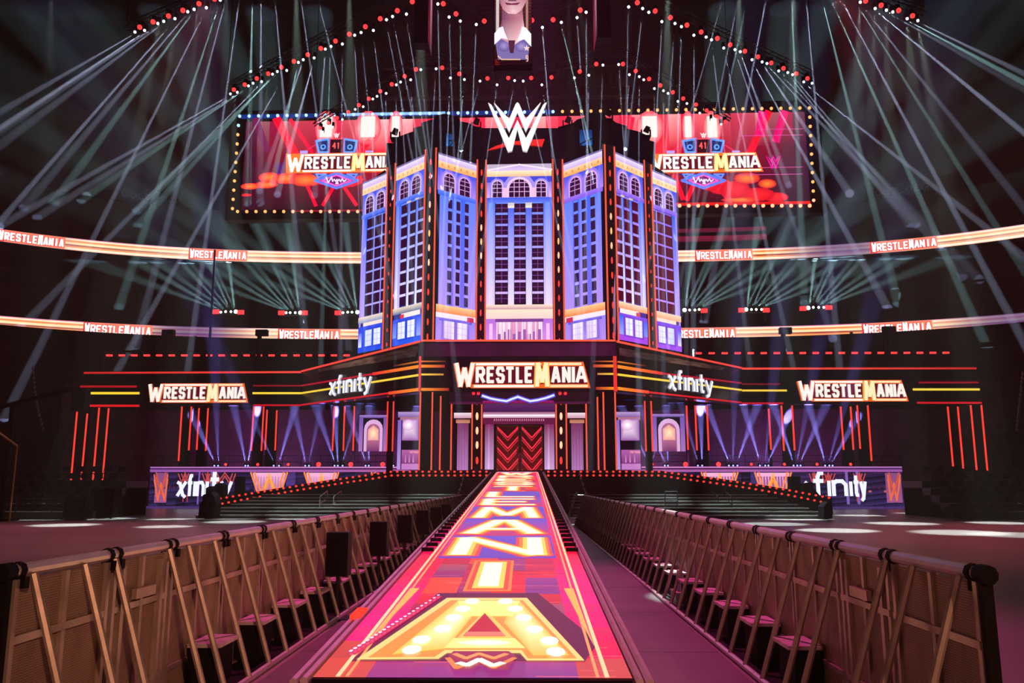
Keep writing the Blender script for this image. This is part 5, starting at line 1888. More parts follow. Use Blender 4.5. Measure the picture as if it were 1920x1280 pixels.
# ------------------------------------------------------------------ side ramps with red bulbs, and the steps in front
def side_ramp(side):
    L = side < 0
    root = empty('side_ramp', (-14 if L else 13, 53, 0), 'black %s side ramp sloping down from the stage, edged with two rows of red bulbs' % ('left' if L else 'right'), 'ramp')
    if L:
        up = [(918, 884), (735, 884), (700, 889), (644, 897), (550, 912), (470, 925), (396, 937)]
        dn = [(918, 891), (735, 891), (700, 897), (644, 905), (550, 920), (470, 934), (400, 947)]
    else:
        up = [(1022, 884), (1240, 884), (1270, 888), (1330, 896), (1400, 906), (1480, 919), (1560, 934)]
        dn = [(1022, 891), (1240, 891), (1270, 896), (1330, 904), (1400, 914), (1480, 928), (1557, 944)]
    D = 53.0
    b = MB()
    pts = [PY(x, y, D) for x, y in up]
    b.prism([(p.x, D, p.z) for p in pts] + [(pts[-1].x, D, 0), (pts[0].x, D, 0)], (0, 4.1, 0))
    b.build('body', M['black'], root)
    for row, sgn in ((up, 0), (dn, 1)):
        P_ = [PY(x, y, D - .05) for x, y in row]
        b = MB()
        for i in range(len(P_) - 1):
            b.bar(P_[i] + Vector((0, .02, 0)), P_[i + 1] + Vector((0, .02, 0)), .06, .12)
        b.build('bulb_rail', M['dark'], root)
        tot = sum((P_[i + 1] - P_[i]).length for i in range(len(P_) - 1))
        n = 44
        for k in range(n):
            t = tot * (k + .5) / n
            for i in range(len(P_) - 1):
                l = (P_[i + 1] - P_[i]).length
                if t <= l:
                    q = P_[i].lerp(P_[i + 1], t / l)
                    break
                t -= l
            b = MB(); b.ball(q + Vector((0, -.06, 0)), .085, 0, .8, 6)
            o = b.build('bulb', M['red_bulb'], root)
    return root


side_ramp(-1)
side_ramp(1)


def steps_block(side):
    L = side < 0
    x0, x1 = (PY(372, 970, 47).x, PY(900, 970, 47).x) if L else (PY(1075, 972, 47).x, PY(1556, 972, 47).x)
    root = empty('wide_steps', ((x0 + x1) / 2, 46.6, 0), 'wide black steps with pale lit edges in front of the %s side ramp' % ('left' if L else 'right'), 'steps')
    n = 7
    b = MB()
    e = []
    for i in range(n):
        y0, z1 = 46.6 + i * .85, .2 + i * .18
        ins = i * .34
        a, c_ = (x0 + ins, x1) if L else (x0, x1 - ins)
        b.box((a, y0, 0), (c_, 52.7, z1))
        e.append((a, c_, y0, z1))
    b.build('treads', M['decking'], root)
    for a, c_, y0, z1 in e:
        m = MB(); m.box((a, y0 - .02, z1 - .05), (c_, y0 + .30, z1 + .012)); m.build('nosing', M['silver'], root)
    return root


steps_block(-1)
steps_block(1)
for px, lab in ((600, 'pair of slanted silver handrails on the left wide steps'), (1372, 'pair of slanted dark handrails on the right wide steps')):
    root = empty('handrail', PY(px, 950, 49), lab, 'handrail')
    b = MB()
    s = 1 if px < 900 else -1
    for k, D in ((0, 49.0), (26, 49.4)):
        for y in (931, 944):
            p, q = PY(px + s * k, y, D), PY(px + s * (k + 14), y - 11, D + 2.6)
            b.tube(p, q, .035, 5)
        p = PY(px + s * k, 931, D); b.tube((p.x, p.y, .57), p, .03, 5)
        p = PY(px + s * (k + 14), 920, D + 2.6); b.tube((p.x, p.y, 1.11), p, .03, 5)
    b.build('rails', M['silver' if px < 900 else 'dark'], root)
# small pale ladder leaning by the right steps
root = empty('step_ladder', PY(1258, 950, 49), 'small pale ladder on the right wide steps', 'ladder')
b = MB()
pa, pb_, pc, pd = PY(1247, 957, 49), PY(1270, 957, 49), PY(1247, 921, 49.2), PY(1270, 921, 49.2)
b.tube(pa, pc, .035, 5); b.tube(pb_, pd, .035, 5)
for t in (.05, .3, .55, .8, 1):
    b.tube(pa.lerp(pc, t), pb_.lerp(pd, t), .03, 5)
b.build('frame', M['dark'], root)

# black draped stacks at the feet of the side ramps
for pts, D, lab in (([(371, 972), (374, 945), (380, 938), (380, 928), (395, 922), (402, 932), (404, 945), (400, 972)], 45.6, 'black draped equipment pile at the left end of the left steps'),
                    ([(440, 935), (440, 899), (443, 893), (452, 893), (452, 930)], 57.6, 'tall black draped case in front of the left violet screen front'),
                    ([(385, 945), (386, 915), (393, 911), (401, 918), (403, 908), (411, 905), (419, 910), (419, 945)], 57.8, 'black draped case in front of the white letters of the left violet screen'),
                    ([(1484, 940), (1484, 893), (1501, 893), (1501, 925), (1509, 925), (1509, 906), (1524, 904), (1526, 915), (1540, 932), (1560, 944), (1560, 952)], 57.6, 'black draped cases in front of the white letters of the right violet screen'),
                    ([(1545, 973), (1545, 950), (1552, 940), (1560, 944), (1560, 973)], 45.6, 'black draped equipment pile at the right end of the right steps')):
    b = MB()
    P_ = [PY(x, y, D) for x, y in pts]
    P_ = [Vector((p.x, D, max(0, p.z))) for p in P_]
    if D > 50:
        P_ = [Vector((p.x, p.y, 0 if p.z < 1.0 else p.z)) for p in P_]
    b.prism(P_, (0, .9, 0))
    tag(b.build('draped_case', M['drape']), lab, 'equipment')

# ------------------------------------------------------------------ trusses, lamps and beams in the roof
ZT2 = 33.0


def truss(pts, lab):
    P_ = [PZ(x, y, ZT2) + Vector((0, 0, .55)) for x, y in pts]
    root = empty('lighting_truss', P_[len(P_) // 2], lab, 'truss')
    b = MB()
    ch = [Vector((0, -.25, 0)), Vector((0, .25, 0)), Vector((0, 0, .5))]
    for i in range(len(P_) - 1):
        for c_ in ch:
            b.tube(P_[i] + c_, P_[i + 1] + c_, .05, 5)
    b.build('chord', M['truss'], root)
    b = MB()
    for i in range(len(P_) - 1):
        n = max(2, int((P_[i + 1] - P_[i]).length / .8))
        for k in range(n):
            p, q = P_[i].lerp(P_[i + 1], k / n), P_[i].lerp(P_[i + 1], (k + 1) / n)
            b.tube(p + ch[0], q + ch[2], .025, 4); b.tube(q + ch[2], q + ch[1], .025, 4); b.tube(p + ch[0], q + ch[1], .025, 4)
    b.build('lacing', M['truss'], root)
    for p in (P_[0], P_[-1]):
        b = MB(); b.tube(p + Vector((0, 0, .5)), (p.x, p.y, 66), .03, 4); b.build('hanging_cable', M['truss'], root)


def lamps(reds, whites, where):
    for k, lst in ((0, reds), (1, whites)):
        for i, (px, py) in enumerate(lst):
            p = PZ(px, py, ZT2)
            b = MB()
            if k == 0:
                b.ball(p, .165, 0, 1, 8)
                b.box((p.x - .15, p.y + .05, p.z + .05), (p.x + .15, p.y + .35, p.z + .5), 1)
                o = b.build('wash_lamp', [M['red_lamp'], M['black']])
                tag(o, '%s red lamp from the left %s' % (nth(i + 1), where), 'stage lamp', 'red lamps ' + where)
            else:
                b.ball(p, .10, 0, 1, 6)
                b.box((p.x - .1, p.y + .05, p.z + .02), (p.x + .1, p.y + .25, p.z + .5), 1)
                o = b.build('beam_lamp', [M['white_lamp'], M['black']])
                tag(o, '%s small white lamp from the left %s' % (nth(i + 1), where), 'stage lamp', 'white lamps ' + where)


TR = {
    'outer_left': ([(235, 68), (420, -6)],
                   [(262, 51), (287, 41), (316, 30), (343, 19.5), (373, 7), (402, -2)],
                   [(253, 60), (271, 57), (296, 44), (307, 40), (328, 35), (352, 22), (364, 17.5), (387, 14.5), (413, 0)], 'on the outermost truss at the upper left'),
    'mid_left': ([(425, 178), (775, -2)],
                 [(438.5, 168), (459, 158.6), (481.5, 147), (503, 138), (527.5, 126), (551, 115), (577, 102.5), (601.5, 90.7), (629, 77), (655, 64), (685, 50), (713, 35), (745, 20), (773, 3)],
                 [(432, 176), (445, 173), (466, 161), (474.5, 156), (490.6, 153), (511, 139), (520, 134), (537.6, 132), (559.5, 117), (568.5, 112), (589, 108.5), (610, 92), (620.6, 87), (642, 82.5), (665, 66), (677, 61), (700, 57), (724.6, 37), (736, 31), (762, 26.5)],
                 'on the long truss sloping up left of centre'),
    'mid_centre': ([(815, -2), (900, 38), (1040, 34), (1118, -4)],
                   [(831, 7), (855, 26), (908, 39.5), (997.5, 38), (1037, 37), (1088, 19)],
                   [(821, 7.5), (842, 32), (863, 39.5), (893, 46), (1017, 51.5), (1052.5, 42), (1082, 33), (1099, 23)], 'on the truss around the hanging portrait screen'),
    'mid_right': ([(1180, -2), (1526, 156)],
                  [(1195, 5), (1228.5, 20.6), (1257, 33), (1288, 47), (1314.6, 60), (1345, 72), (1369, 84), (1396.6, 96), (1421, 106.5), (1446, 118), (1469, 128), (1493, 138), (1514, 147)],
                  [(1178.7, 13), (1205, 16), (1216.5, 23), (1241, 40.5), (1265.6, 44), (1277.7, 50), (1301, 66), (1324, 69.5), (1334, 74.6), (1357, 90), (1378, 93), (1388, 97), (1410, 112), (1429, 116), (1438, 119), (1460, 133), (1477, 136), (1486, 140), (1507, 153.5), (1522.6, 156)],
                  'on the long truss sloping down right of centre'),
    'outer_right': ([(1605, -4), (1735, 40)],
                    [(1623, 1.7), (1652, 10), (1685, 19.5), (1711, 29.6)],
                    [(1613, 4), (1641, 16), (1662, 19), (1674, 22.5), (1701, 35), (1721, 38.6)], 'on the outermost truss at the upper right'),
    'low': ([(588, 245), (690, 185), (790, 124), (830, 121), (862, 138), (915, 143), (1040, 141), (1087, 128), (1118, 114), (1170, 114), (1217, 144), (1290, 186), (1370, 236)],
            [(600, 240), (616, 231), (632, 221), (653, 210), (673, 197), (691.6, 185), (713, 171), (734.5, 158), (758.6, 143), (780, 130), (829, 127), (861, 138.5), (914, 147), (953, 146), (996, 146), (1034, 145), (1087, 134), (1118, 120), (1168, 120), (1192, 133), (1217, 148), (1238, 160), (1261.5, 173), (1281, 184.6), (1305, 196), (1325, 207), (1343, 218), (1360, 228)],
            [(605, 247), (624, 238), (642, 224), (666, 205), (681, 200), (699, 185.6), (707, 180.5), (724, 175), (743, 159), (751, 153.7), (770, 149.5), (789, 130.6), (817.7, 129), (844.5, 146), (870.7, 149), (900, 152), (932, 159), (965, 151), (981, 152), (1016, 159), (1077, 146), (1104, 141), (1130.5, 122), (1160, 121), (1180, 140), (1198.6, 143.7), (1207, 149.5), (1227, 166), (1244, 170), (1252.6, 175), (1271, 190), (1288, 194), (1312, 212), (1334, 224), (1352, 233)],
            'on the lowest truss over the tower'),
}
for k, (pts, reds, whites, where) in TR.items():
    truss(pts, {'outer_left': 'outermost dark lighting truss at the upper left of the roof', 'mid_left': 'long dark lighting truss with red lamps sloping up left of centre', 'mid_centre': 'dark lighting truss around the hanging portrait screen',
                'mid_right': 'long dark lighting truss with red lamps sloping down right of centre', 'outer_right': 'outermost dark lighting truss at the upper right of the roof', 'low': 'lowest dark zigzag lighting truss over the blue tower'}[k])
    lamps(reds, whites, where)

# beams: lamp pixel, a pixel further down the beam, brightness, tint (0 blue-white, 1 teal), depth added at the far point
BEAMS = [
    (271, 57, 0, 240, 1.0, 0, 2), (253, 60, 60, 175, .45, 0, 2), (296, 44, 120, 165, .4, 0, 2), (328, 35, 0, 415, 1.1, 0, 2), (307, 40, 150, 160, .4, 0, 2), (352, 22, 200, 205, .5, 0, 2), (364, 17, 240, 190, .6, 1, 2),
    (387, 14, 188, 420, 1.0, 0, 3), (413, 0, 336, 235, .8, 1, 3), (424, -5, 350, 280, .8, 0, 3), (449, -3, 390, 420, 1.2, 0, 4), (474, -4, 470, 141, 1.0, 1, 4), (490, -4, 489, 141, .7, 0, 5), (516, -4, 534, 208, 1.0, 0, 5),
    (565, -4, 577, 90, .7, 0, 6), (596, -4, 640, 168, .8, 0, 6),
    (432, 176, 200, 310, .8, 0, 3), (445, 173, 260, 290, .6, 0, 3), (466, 161, 330, 255, .6, 1, 3), (490, 153, 279, 370, .9, 0, 3), (511, 139, 400, 265, .6, 1, 3), (520, 134, 430, 225, .7, 1, 3), (537, 132, 380, 412, 1.2, 0, 4), (559, 117, 540, 208, .8, 1, 4),
    (568, 112, 536, 210, .6, 0, 4), (589, 108, 562, 210, 1.0, 0, 5), (610, 92, 602, 200, .5, 0, 5), (620, 87, 616, 210, .8, 1, 6), (642, 82, 641, 210, .8, 0, 6), (665, 66, 671, 203, .8, 0, 6), (677, 61, 691, 203, .6, 0, 6), (700, 57, 717, 203, .9, 0, 7),
    (724, 37, 755, 203, .7, 0, 7), (736, 31, 762, 160, .8, 0, 7), (762, 26, 788, 203, .8, 0, 8), (821, 7, 825, 206, .8, 0, 9), (842, 32, 848, 200, .6, 0, 9), (863, 39, 864, 165, .8, 1, 9), (893, 46, 886, 206, .9, 0, 9),
    (1017, 51, 1028, 192, 1.1, 0, 9), (1052, 42, 1090, 203, 1.3, 1, 9), (1082, 33, 1087, 110, .6, 0, 9), (1099, 23, 1100, 206, .9, 0, 9),
    (1178, 13, 1176, 120, .5, 0, 8), (1205, 16, 1190, 150, .6, 0, 8), (1241, 40, 1232, 200, 1.0, 0, 8), (1265, 44, 1254, 200, .8, 0, 8), (1277, 50, 1273, 200, .8, 0, 7), (1301, 66, 1301, 181, 1.0, 0, 7), (1334, 74, 1349, 202, .8, 0, 6), (1357, 90, 1381, 202, 1.0, 0, 6),
    (1378, 93, 1400, 160, .7, 0, 6), (1388, 97, 1424, 198, .7, 0, 5), (1410, 112, 1495, 269, 1.2, 0, 5), (1429, 116, 1485, 202, .8, 0, 5), (1438, 119, 1550, 242, .6, 0, 4), (1460, 133, 1600, 280, .5, 0, 4), (1477, 136, 1582, 268, .5, 0, 3), (1486, 140, 1620, 300, .6, 0, 3), (1507, 153, 1717, 322, 1.0, 0, 3),
    (1354, -4, 1307, 168, .7, 0, 6), (1384, -4, 1347, 181, .7, 0, 6), (1401, -4, 1384, 80, .6, 1, 6), (1436, -4, 1398, 198, .9, 0, 5), (1484, -4, 1492, 181, .9, 1, 5), (1511, -4, 1542, 336, 1.1, 0, 4), (1541, -4, 1592, 202, .9, 1, 4), (1558, -4, 1687, 286, 1.1, 1, 3), (1577, -4, 1757, 336, 1.3, 0, 3),
    (1601, -4, 1790, 300, .6, 1, 3), (1613, 4, 1800, 240, .5, 0, 2), (1641, 16, 1920, 249, 1.3, 0, 2), (1662, 19, 1820, 110, .5, 0, 2), (1701, 35, 1920, 155, .9, 1, 2), (1721, 38, 1920, 138, .5, 0, 2),
    (666, 205, 668, 260, .5, 0, 0), (681, 200, 682, 300, .5, 0, 0), (699, 185, 699, 300, .5, 0, 0), (724, 175, 724, 250, .8, 0, 0), (743, 159, 743, 280, .7, 0, 0), (751, 153, 757, 260, .7, 0, 0), (770, 149, 781, 290, .7, 0, 0), (789, 130, 800, 230, .6, 0, 0), (817, 129, 813, 206, .8, 0, 0),
    (844, 146, 838, 285, 1.1, 0, 0), (870, 149, 860, 280, .9, 0, 0), (900, 152, 884, 215, .9, 0, 0), (932, 159, 912, 300, .7, 0, 0), (965, 151, 955, 205, .8, 0, 0), (981, 152, 993, 205, .8, 0, 0), (1016, 159, 1026, 220, .8, 0, 0), (1077, 146, 1096, 250, .9, 0, 0), (1104, 141, 1102, 240, .9, 0, 0),
    (1130, 122, 1126, 250, .6, 0, 0), (1160, 121, 1167, 230, .7, 0, 0), (1180, 140, 1174, 240, .8, 0, 0), (1198, 143, 1198, 250, .7, 0, 0), (1227, 166, 1227, 290, .9, 0, 0), (1244, 170, 1244, 300, .7, 0, 0), (1271, 190, 1271, 290, .6, 0, 0), (1288, 194, 1288, 280, .6, 0, 0),
]
for px, py, ex, ey, k, teal, dd in BEAMS:
    p = PZ(px, py, ZT2)
    q = PY(ex, ey, p.y + ((22 - dd * 2.2) if abs(ex - 975) > 560 else (12 if 2 <= dd <= 5 else dd * .6)))
    spot('beam_light', p + Vector((0, -.02, -.15)), q, BEAM * k, (.46, .86, .86) if teal else (.62, .70, 1.0), 1.15, .3, .03)
# broad lamps that leave pale pools on the hall floor and the steps
for px, py, sx, sy, k, a in ((120, 984, 300, 35, 1, 5), (200, 972, 330, 30, .8, 5), (308, 987, 370, 10, .9, 4), (318, 973, 400, 0, .9, 4), (440, 978, 440, 170, .9, 4.5), (500, 968, 500, 140, .6, 5),
                          (1610, 966, 1640, 16, .9, 5), (1690, 981, 1660, 18, 1.1, 5.5), (1712, 962, 1700, 35, .6, 4), (1800, 998, 1700, 35, 1.0, 5.5), (1875, 980, 1720, 38, .9, 5), (1570, 994, 1612, 4, 1.2, 5), (1900, 1002, 1720, 38, .7, 5), (1450, 982, 1470, 130, .8, 5)):
    p, q = PZ(sx, sy, ZT2), PZ(px, py, 0)
    spot('pool_light', p + Vector((0, 0, -.2)), q, POOL * k, (.78, 1.0, .88), a * 1.15, .6, .09)
for x, y, k in ((-10, 48.6, 1.4), (-6, 50.5, 1.6), (-13, 47.6, 1.4), (12, 48.5, 1.6), (8, 50.2, 1.8), (15, 47, 1.4), (2.72, 14.6, .8), (2.4, 39.5, .7), (-17, 47.2, .5), (-27, 45.6, .3), (29, 46.8, .3)):
    spot('pool_light', (x * 1.1, 46, 32.8), (x, y, 0), POOL * k, (.75, 1.0, .88), (7.5 if y > 40 else 2.6) if y > 15 else 1.8, .5, .09)

# ------------------------------------------------------------------ lamp bars on the stands, with fans of pale light
def lamp_bar(reds, whites, side, lab, ords):
    ps = [PY(px, py, 108.5) for px, py in reds + whites]
    c_ = sum(ps, Vector()) / len(ps)
    root = empty('lamp_bar', (c_.x, 108.5, c_.z), lab, 'lamp bar')
    x0, x1 = min(p.x for p in ps), max(p.x for p in ps)
    b = MB(); b.box((x0 - .5, 108.6, c_.z - .35), (x1 + .5, 109.1, c_.z - .1)); b.box((x0, 108.6, c_.z - 1.4), (x0 + .2, 108.9, c_.z - .3)); b.box((x1 - .2, 108.6, c_.z - 1.4), (x1, 108.9, c_.z - .3)); b.build('bar', M['black'], root)
    for px, py in reds:
        p = PY(px, py, 108.5)
        b = MB(); b.box((p.x - .42, 108.3, p.z - .22), (p.x + .42, 108.6, p.z + .32)); b.build('red_lamp', M['red_lamp'], root)
    for i, (px, py) in enumerate(whites):
        p = PY(px, py, 108.4)
        b = MB(); b.ball(p, .17 if i != (0 if side > 0 else len(whites) - 1) else .28, 0, 1, 6); b.build('white_lamp', M['mint_lamp'], root)
        n = len(whites)
        t = i / (n - 1)
        for ang, k in (((8 + 52 * t), 1), ((26 + 44 * t), .7)) if side > 0 else (((8 + 52 * (1 - t)), 1), ((26 + 44 * (1 - t)), .7)):
            a = R(ang) * (1 if side > 0 else -1)
            st = Vector((p.x, 107.9, p.z + .2))
            spot('fan_beam', st, st + Vector((math.sin(a), -.12, math.cos(a))), BEAM_FAN * k * (1.5 if ang < 12 else .9), (.50, .92, .95), 6.5, .6, .12, root)


lamp_bar([(405, 585), (451.6, 586)], [(414, 585), (423, 584), (433, 584), (442, 584)], -1, 'lamp bar with a red lamp at each end, outermost on the left stand', 0)
lamp_bar([(528, 587), (571, 587)], [(536.6, 586), (544, 586), (553.6, 586), (563, 586)], -1, 'lamp bar with a red lamp at each end, middle one on the left stand', 0)
lamp_bar([(634, 587)], [(643, 586), (652, 585), (660, 585), (670, 585)], -1, 'lamp bar partly hidden by the left edge of the tower', 0)
lamp_bar([(1320, 583)], [(1283.5, 581), (1293, 581), (1303, 581), (1311, 580)], 1, 'lamp bar beside the right edge of the tower', 0)
lamp_bar([(1390.5, 582), (1436.6, 582)], [(1399, 580), (1409, 580), (1418, 580), (1428, 580)], 1, 'lamp bar with a red lamp at each end, middle one on the right stand', 0)
lamp_bar([(1505.6, 579), (1553.5, 577)], [(1515.5, 577), (1525, 576), (1535, 576), (1544.6, 576)], 1, 'lamp bar with a red lamp at each end, outermost on the right stand', 0)

# rows of small red lamps above the wings
for side, xs, y in (('left', [205 + 23.4 * i for i in range(20)], 666), ('right', [1310 + 24.4 * i for i in range(20)], 662)):
    for i, x in enumerate(xs):
        p = PY(x, y + (.0 if side == 'left' else -.05 * i), 84)
        b = MB(); b.box((p.x - .30, 83.9, p.z - .09), (p.x + .30, 84.1, p.z + .09)); b.box((p.x - .2, 84.1, p.z - .1), (p.x + .2, 84.4, p.z + .3), 1)
        tag(b.build('strip_lamp', [M['red_lamp'], M['black']]), '%s dash-shaped red lamp from the left in the row above the %s wing' % (nth(i + 1), side), 'stage lamp', 'dash-shaped red lamps above the %s wing' % side)
    p, q = PY(xs[0] - 10, y, 84.3), PY(xs[-1] + 10, y - (1 if side == 'right' else 0), 84.3)
    b = MB()
    b.bar(p + Vector((0, 0, .4)), q + Vector((0, 0, .4)), .2, .2)
    for t in (0, .5, 1):
        m = p.lerp(q, t); b.tube((m.x, m.y, 0), (m.x, m.y, m.z + .4), .12, 6)
    tag(b.build('lamp_rail', M['truss']), 'thin dark rail carrying the dash-shaped red lamps above the %s wing' % side, 'rail')

# ------------------------------------------------------------------ hanging screens under the roof
D = 36.0
a, e = PY(927, 124, D), PY(996, 124, D)
zb, zt = a.z, PY(960, -60, D).z
root = empty('hanging_screen', ((a.x + e.x) / 2, D, zb), 'tall hanging screen at the top showing a person in a white open top', 'LED screen')
b = MB(); b.box((a.x - .05, D, zb - .25), (e.x + .05, D + .5, zt)); b.build('cabinet', M['black'], root)
cv = Canvas(flat((0, D, 0), (1, 0, 0), (0, 0, 1)), .004)
q = lambda px, py: (PY(px, py, D).x, PY(px, py, D).z)
cv.rect(*q(927, 121), *q(996, -60), C(60, 20, 25), 0, top=C(165, 85, 90))
cv.rect(*q(930, 60), *q(936, -60), C(205, 190, 185), 1); cv.rect(*q(986, 60), *q(990, -60), C(170, 120, 110), 1)
SK, SKD, SKL = C(196, 128, 142), C(120, 62, 92), C(235, 190, 195)
cv.poly([q(934, 112), q(990, 112), q(993, 80), q(985, 66), q(940, 66), q(929, 80)], C(120, 105, 165), 2)
cv.poly([q(927, 84), q(927, 63), q(936, 52), q(943, 50), q(946, 60), q(952, 74), q(940, 72)], C(240, 235, 245), 4)
cv.poly([q(996, 88), q(996, 64), q(986, 52), q(979, 50), q(976, 62), q(969, 78), q(983, 74)], C(240, 238, 248), 4)
cv.poly([q(938, 72), q(962, 86), q(984, 72), q(983, 50), q(981, 36), q(979, 8), q(941, 8), q(941, 36), q(938, 50)], [SK, SKL, SKL, SKL, SK, SKD, SKD, SKD, SKD], 3)
cv.poly([q(956, 100), q(963, 100), q(966, 76), q(953, 76)], C(80, 35, 60), 5)
cv.disc(*q(945, 86), .31, .30, C(95, 80, 150), C(160, 145, 200), 3)
cv.disc(*q(978, 87), .33, .30, C(95, 80, 150), C(165, 150, 205), 3)
cv.poly([q(936, 4), q(943, 18), q(953, 26), q(967, 27), q(979, 19), q(986, 4), q(989, -40), q(934, -40)], [SKD, SK, SKL, SKL, SK, SK, SK, SKD], 6)
cv.poly([q(950, 10), q(970, 10), q(976, 5), q(960, 7), q(946, 5)], C(120, 45, 65), 7)
cv.poly([q(952, 3), q(969, 3), q(965, -4), q(956, -4)], SKD, 7)
cv.disc(*q(962, 21), .1, .08, SKL, None, 7, 8)
star = []
for i in range(10):
    rr, an = (6.2 if i % 2 == 0 else 2.6), math.pi / 2 + i * math.pi / 5
    star.append(q(987.5 + rr * math.cos(an), 91 - rr * math.sin(an)))
cv.poly(star, C(240, 205, 205), 8)
p = q(985.5, 116)
glyph(cv, '9', p[0], p[1], .13, .33, .045, C(225, 190, 170), 8)
cv.stroke([q(934, 106), q(941, 112), q(975, 112)], .06, C(225, 180, 150), 8)
for i in range(4):
    cv.rect(*q(928, 122 - i * 3), *q(938 - i * 2, 121 - i * 3), C(170, 30, 30), 6)
cv.build('screen', root)
for x in (a.x + .2, e.x - .2):
    b = MB(); b.tube((x, D + .25, zt), (x, D + .25, 66), .03, 4); b.build('hanging_cable', M['truss'], root)
for px, py, s, lab in ((788, 84, 1, 'dark hanging screen seen edge on, left of the portrait screen'), (1134, 74, -1, 'dark hanging screen seen edge on, right of the portrait screen')):
    D = 38.0
    c_ = PY(px, py, D)
    zt = PY(px, -40, D).z
    root = empty('hanging_screen', (c_.x, D, c_.z), lab, 'LED screen')
    p0 = PY(px + s * 14, py - 8, D - .2); p1 = PY(px + s * 21, py - 8, D + 1.6)
    w = .5
    b = MB()
    q0, q1 = Vector((p0.x, p0.y)), Vector((p1.x, p1.y))
    b.box((min(c_.x - s * .3, p0.x), D - .2, c_.z), (max(c_.x - s * .3, p0.x), D + .5, zt)); b.build('cabinet', M['black'], root)
    aa, bb = (p0, p1) if s > 0 else (p1, p0)
    U = Vector((bb.x - aa.x, bb.y - aa.y, 0)).normalized()
    cv = Canvas(flat((aa.x, aa.y, 0), U, (0, 0, 1)))
    W_ = Vector((bb.x - aa.x, bb.y - aa.y, 0)).length
    za = c_.z + .2
    cv.rect(0, za, W_ * .5, zt, C(120, 20, 45), 1, top=C(60, 20, 40)); cv.rect(W_ * .5, za, W_, zt, C(75, 40, 60), 1, top=C(190, 120, 140))
    cv.build('screen', root)
    b = MB(); b.tube((c_.x, D, zt), (c_.x, D, 66), .03, 4); b.build('hanging_cable', M['truss'], root)

# ------------------------------------------------------------------ things at the sides of the floor
def riser(x0, x1, y0, y1, rows, lab, s):
    root = empty('seating_riser', ((x0 + x1) / 2, y0, 0), lab, 'riser')
    b = MB()
    h = .42
    for i in range(rows):
        b.box((x0, y0 + i * 1.0, .0), (x1, y1 + .01 * i, h * (i + 1)))
    b.build('decks', M['decking'], root)
    b = MB()
    for i in range(rows):
        b.tube((x0, y0 + i - .03, h * (i + 1)), (x1, y0 + i - .03, h * (i + 1)), .03, 5)
    b.build('nosing', M['silver'], root)
    b = MB()
    for z in (.7, 1.1):
        b.tube((x0, y0 - .1, z), (x1, y0 - .1, z), .03, 5)
    for k in range(6):
        x = x0 + (x1 - x0) * k / 5
        b.tube((x, y0 - .1, 0), (x, y0 - .1, 1.1), .03, 5)
    b.build('guard_rail', M['dark'], root)
    return root


def folding_chair(name, x, y, z, rz, lab, group):
    root = empty(name, (x, y, z), lab, 'chair', group, rz)
    b = MB(); b.box((-.22, -.2, .42), (.22, .2, .46)); b.local('seat', M['black'], root)
    b = MB(); b.box((-.22, .2, .55), (.22, .23, .88)); b.local('backrest', M['black'], root)
    b = MB()
    for sx in (-1, 1):
        b.tube((sx * .22, .25, .88), (sx * .22, -.22, 0), .014, 5); b.tube((sx * .2, -.2, .44), (sx * .2, .25, 0), .014, 5)
    b.local('legs', M['dark'], root)
    return root


LX0, LX1 = -34.0, PZ(150, 975, 0).x
riser(LX0, LX1, 45.2, 52, 5, 'dark tiered seating riser with pale edges at the far left of the floor', -1)
RX0, RX1 = PZ(1785, 972, 0).x, 36.0
riser(RX0, RX1, 46.5, 53, 5, 'dark tiered seating riser with pale edges at the far right of the floor', 1)
ch = None
for side, x0, x1, yy in (('left', LX0, LX1, 45.2), ('right', RX0, RX1, 46.5)):
    k = 0
    for i in range(5):
        for j in range(7):
            x = (LX1 - .7 - j * .85) if side == 'left' else (RX0 + .7 + j * .85)
            k += 1
            lab = '%s black folding chair from the aisle in the %s row of the %s riser' % (nth(j + 1), nth(i + 1), side)
            if ch is None:
                ch = folding_chair('folding_chair', x, yy + i + .55, .42 * (i + 1), 0, lab, 'folding chairs on the %s riser' % side)
                o = ch
            else:
                o = copy_tree(ch)
                o.location = (x, yy + i + .55, .42 * (i + 1))
                tag(o, lab, 'chair', 'folding chairs on the %s riser' % side)
# road cases
for px0, px1, D, h, lab in ((167, 211, 46.0, 1.7, 'tall black road case standing at the right end of the left riser'), (118, 158, 43.9, 1.2, 'low black road case in front of the left riser'),
                            (1786, 1830, 45.1, .7, 'low black road case in front of the right riser')):
    a, e = PY(px0, 960, D), PY(px1, 960, D)
    root = empty('road_case', ((a.x + e.x) / 2, D, 0), lab, 'case')
    b = MB(); b.box((a.x, D, .12), (e.x, D + .9, h)); b.build('box', M['black'], root)
    b = MB()
    for x in (a.x, e.x):
        for z in (.12, h):
            b.box((x - .05, D - .02, z - .05), (x + .05, D + .06, z + .05))
    b.tube((a.x, D - .01, h), (e.x, D - .01, h), .02, 5)
    b.build('edge', M['dark'], root)
    for x in (a.x + .15, e.x - .15):
        b = MB(); b.tube((x - .03, D + .15, .07), (x + .03, D + .15, .07), .07, 8); b.build('wheel', M['black'], root)

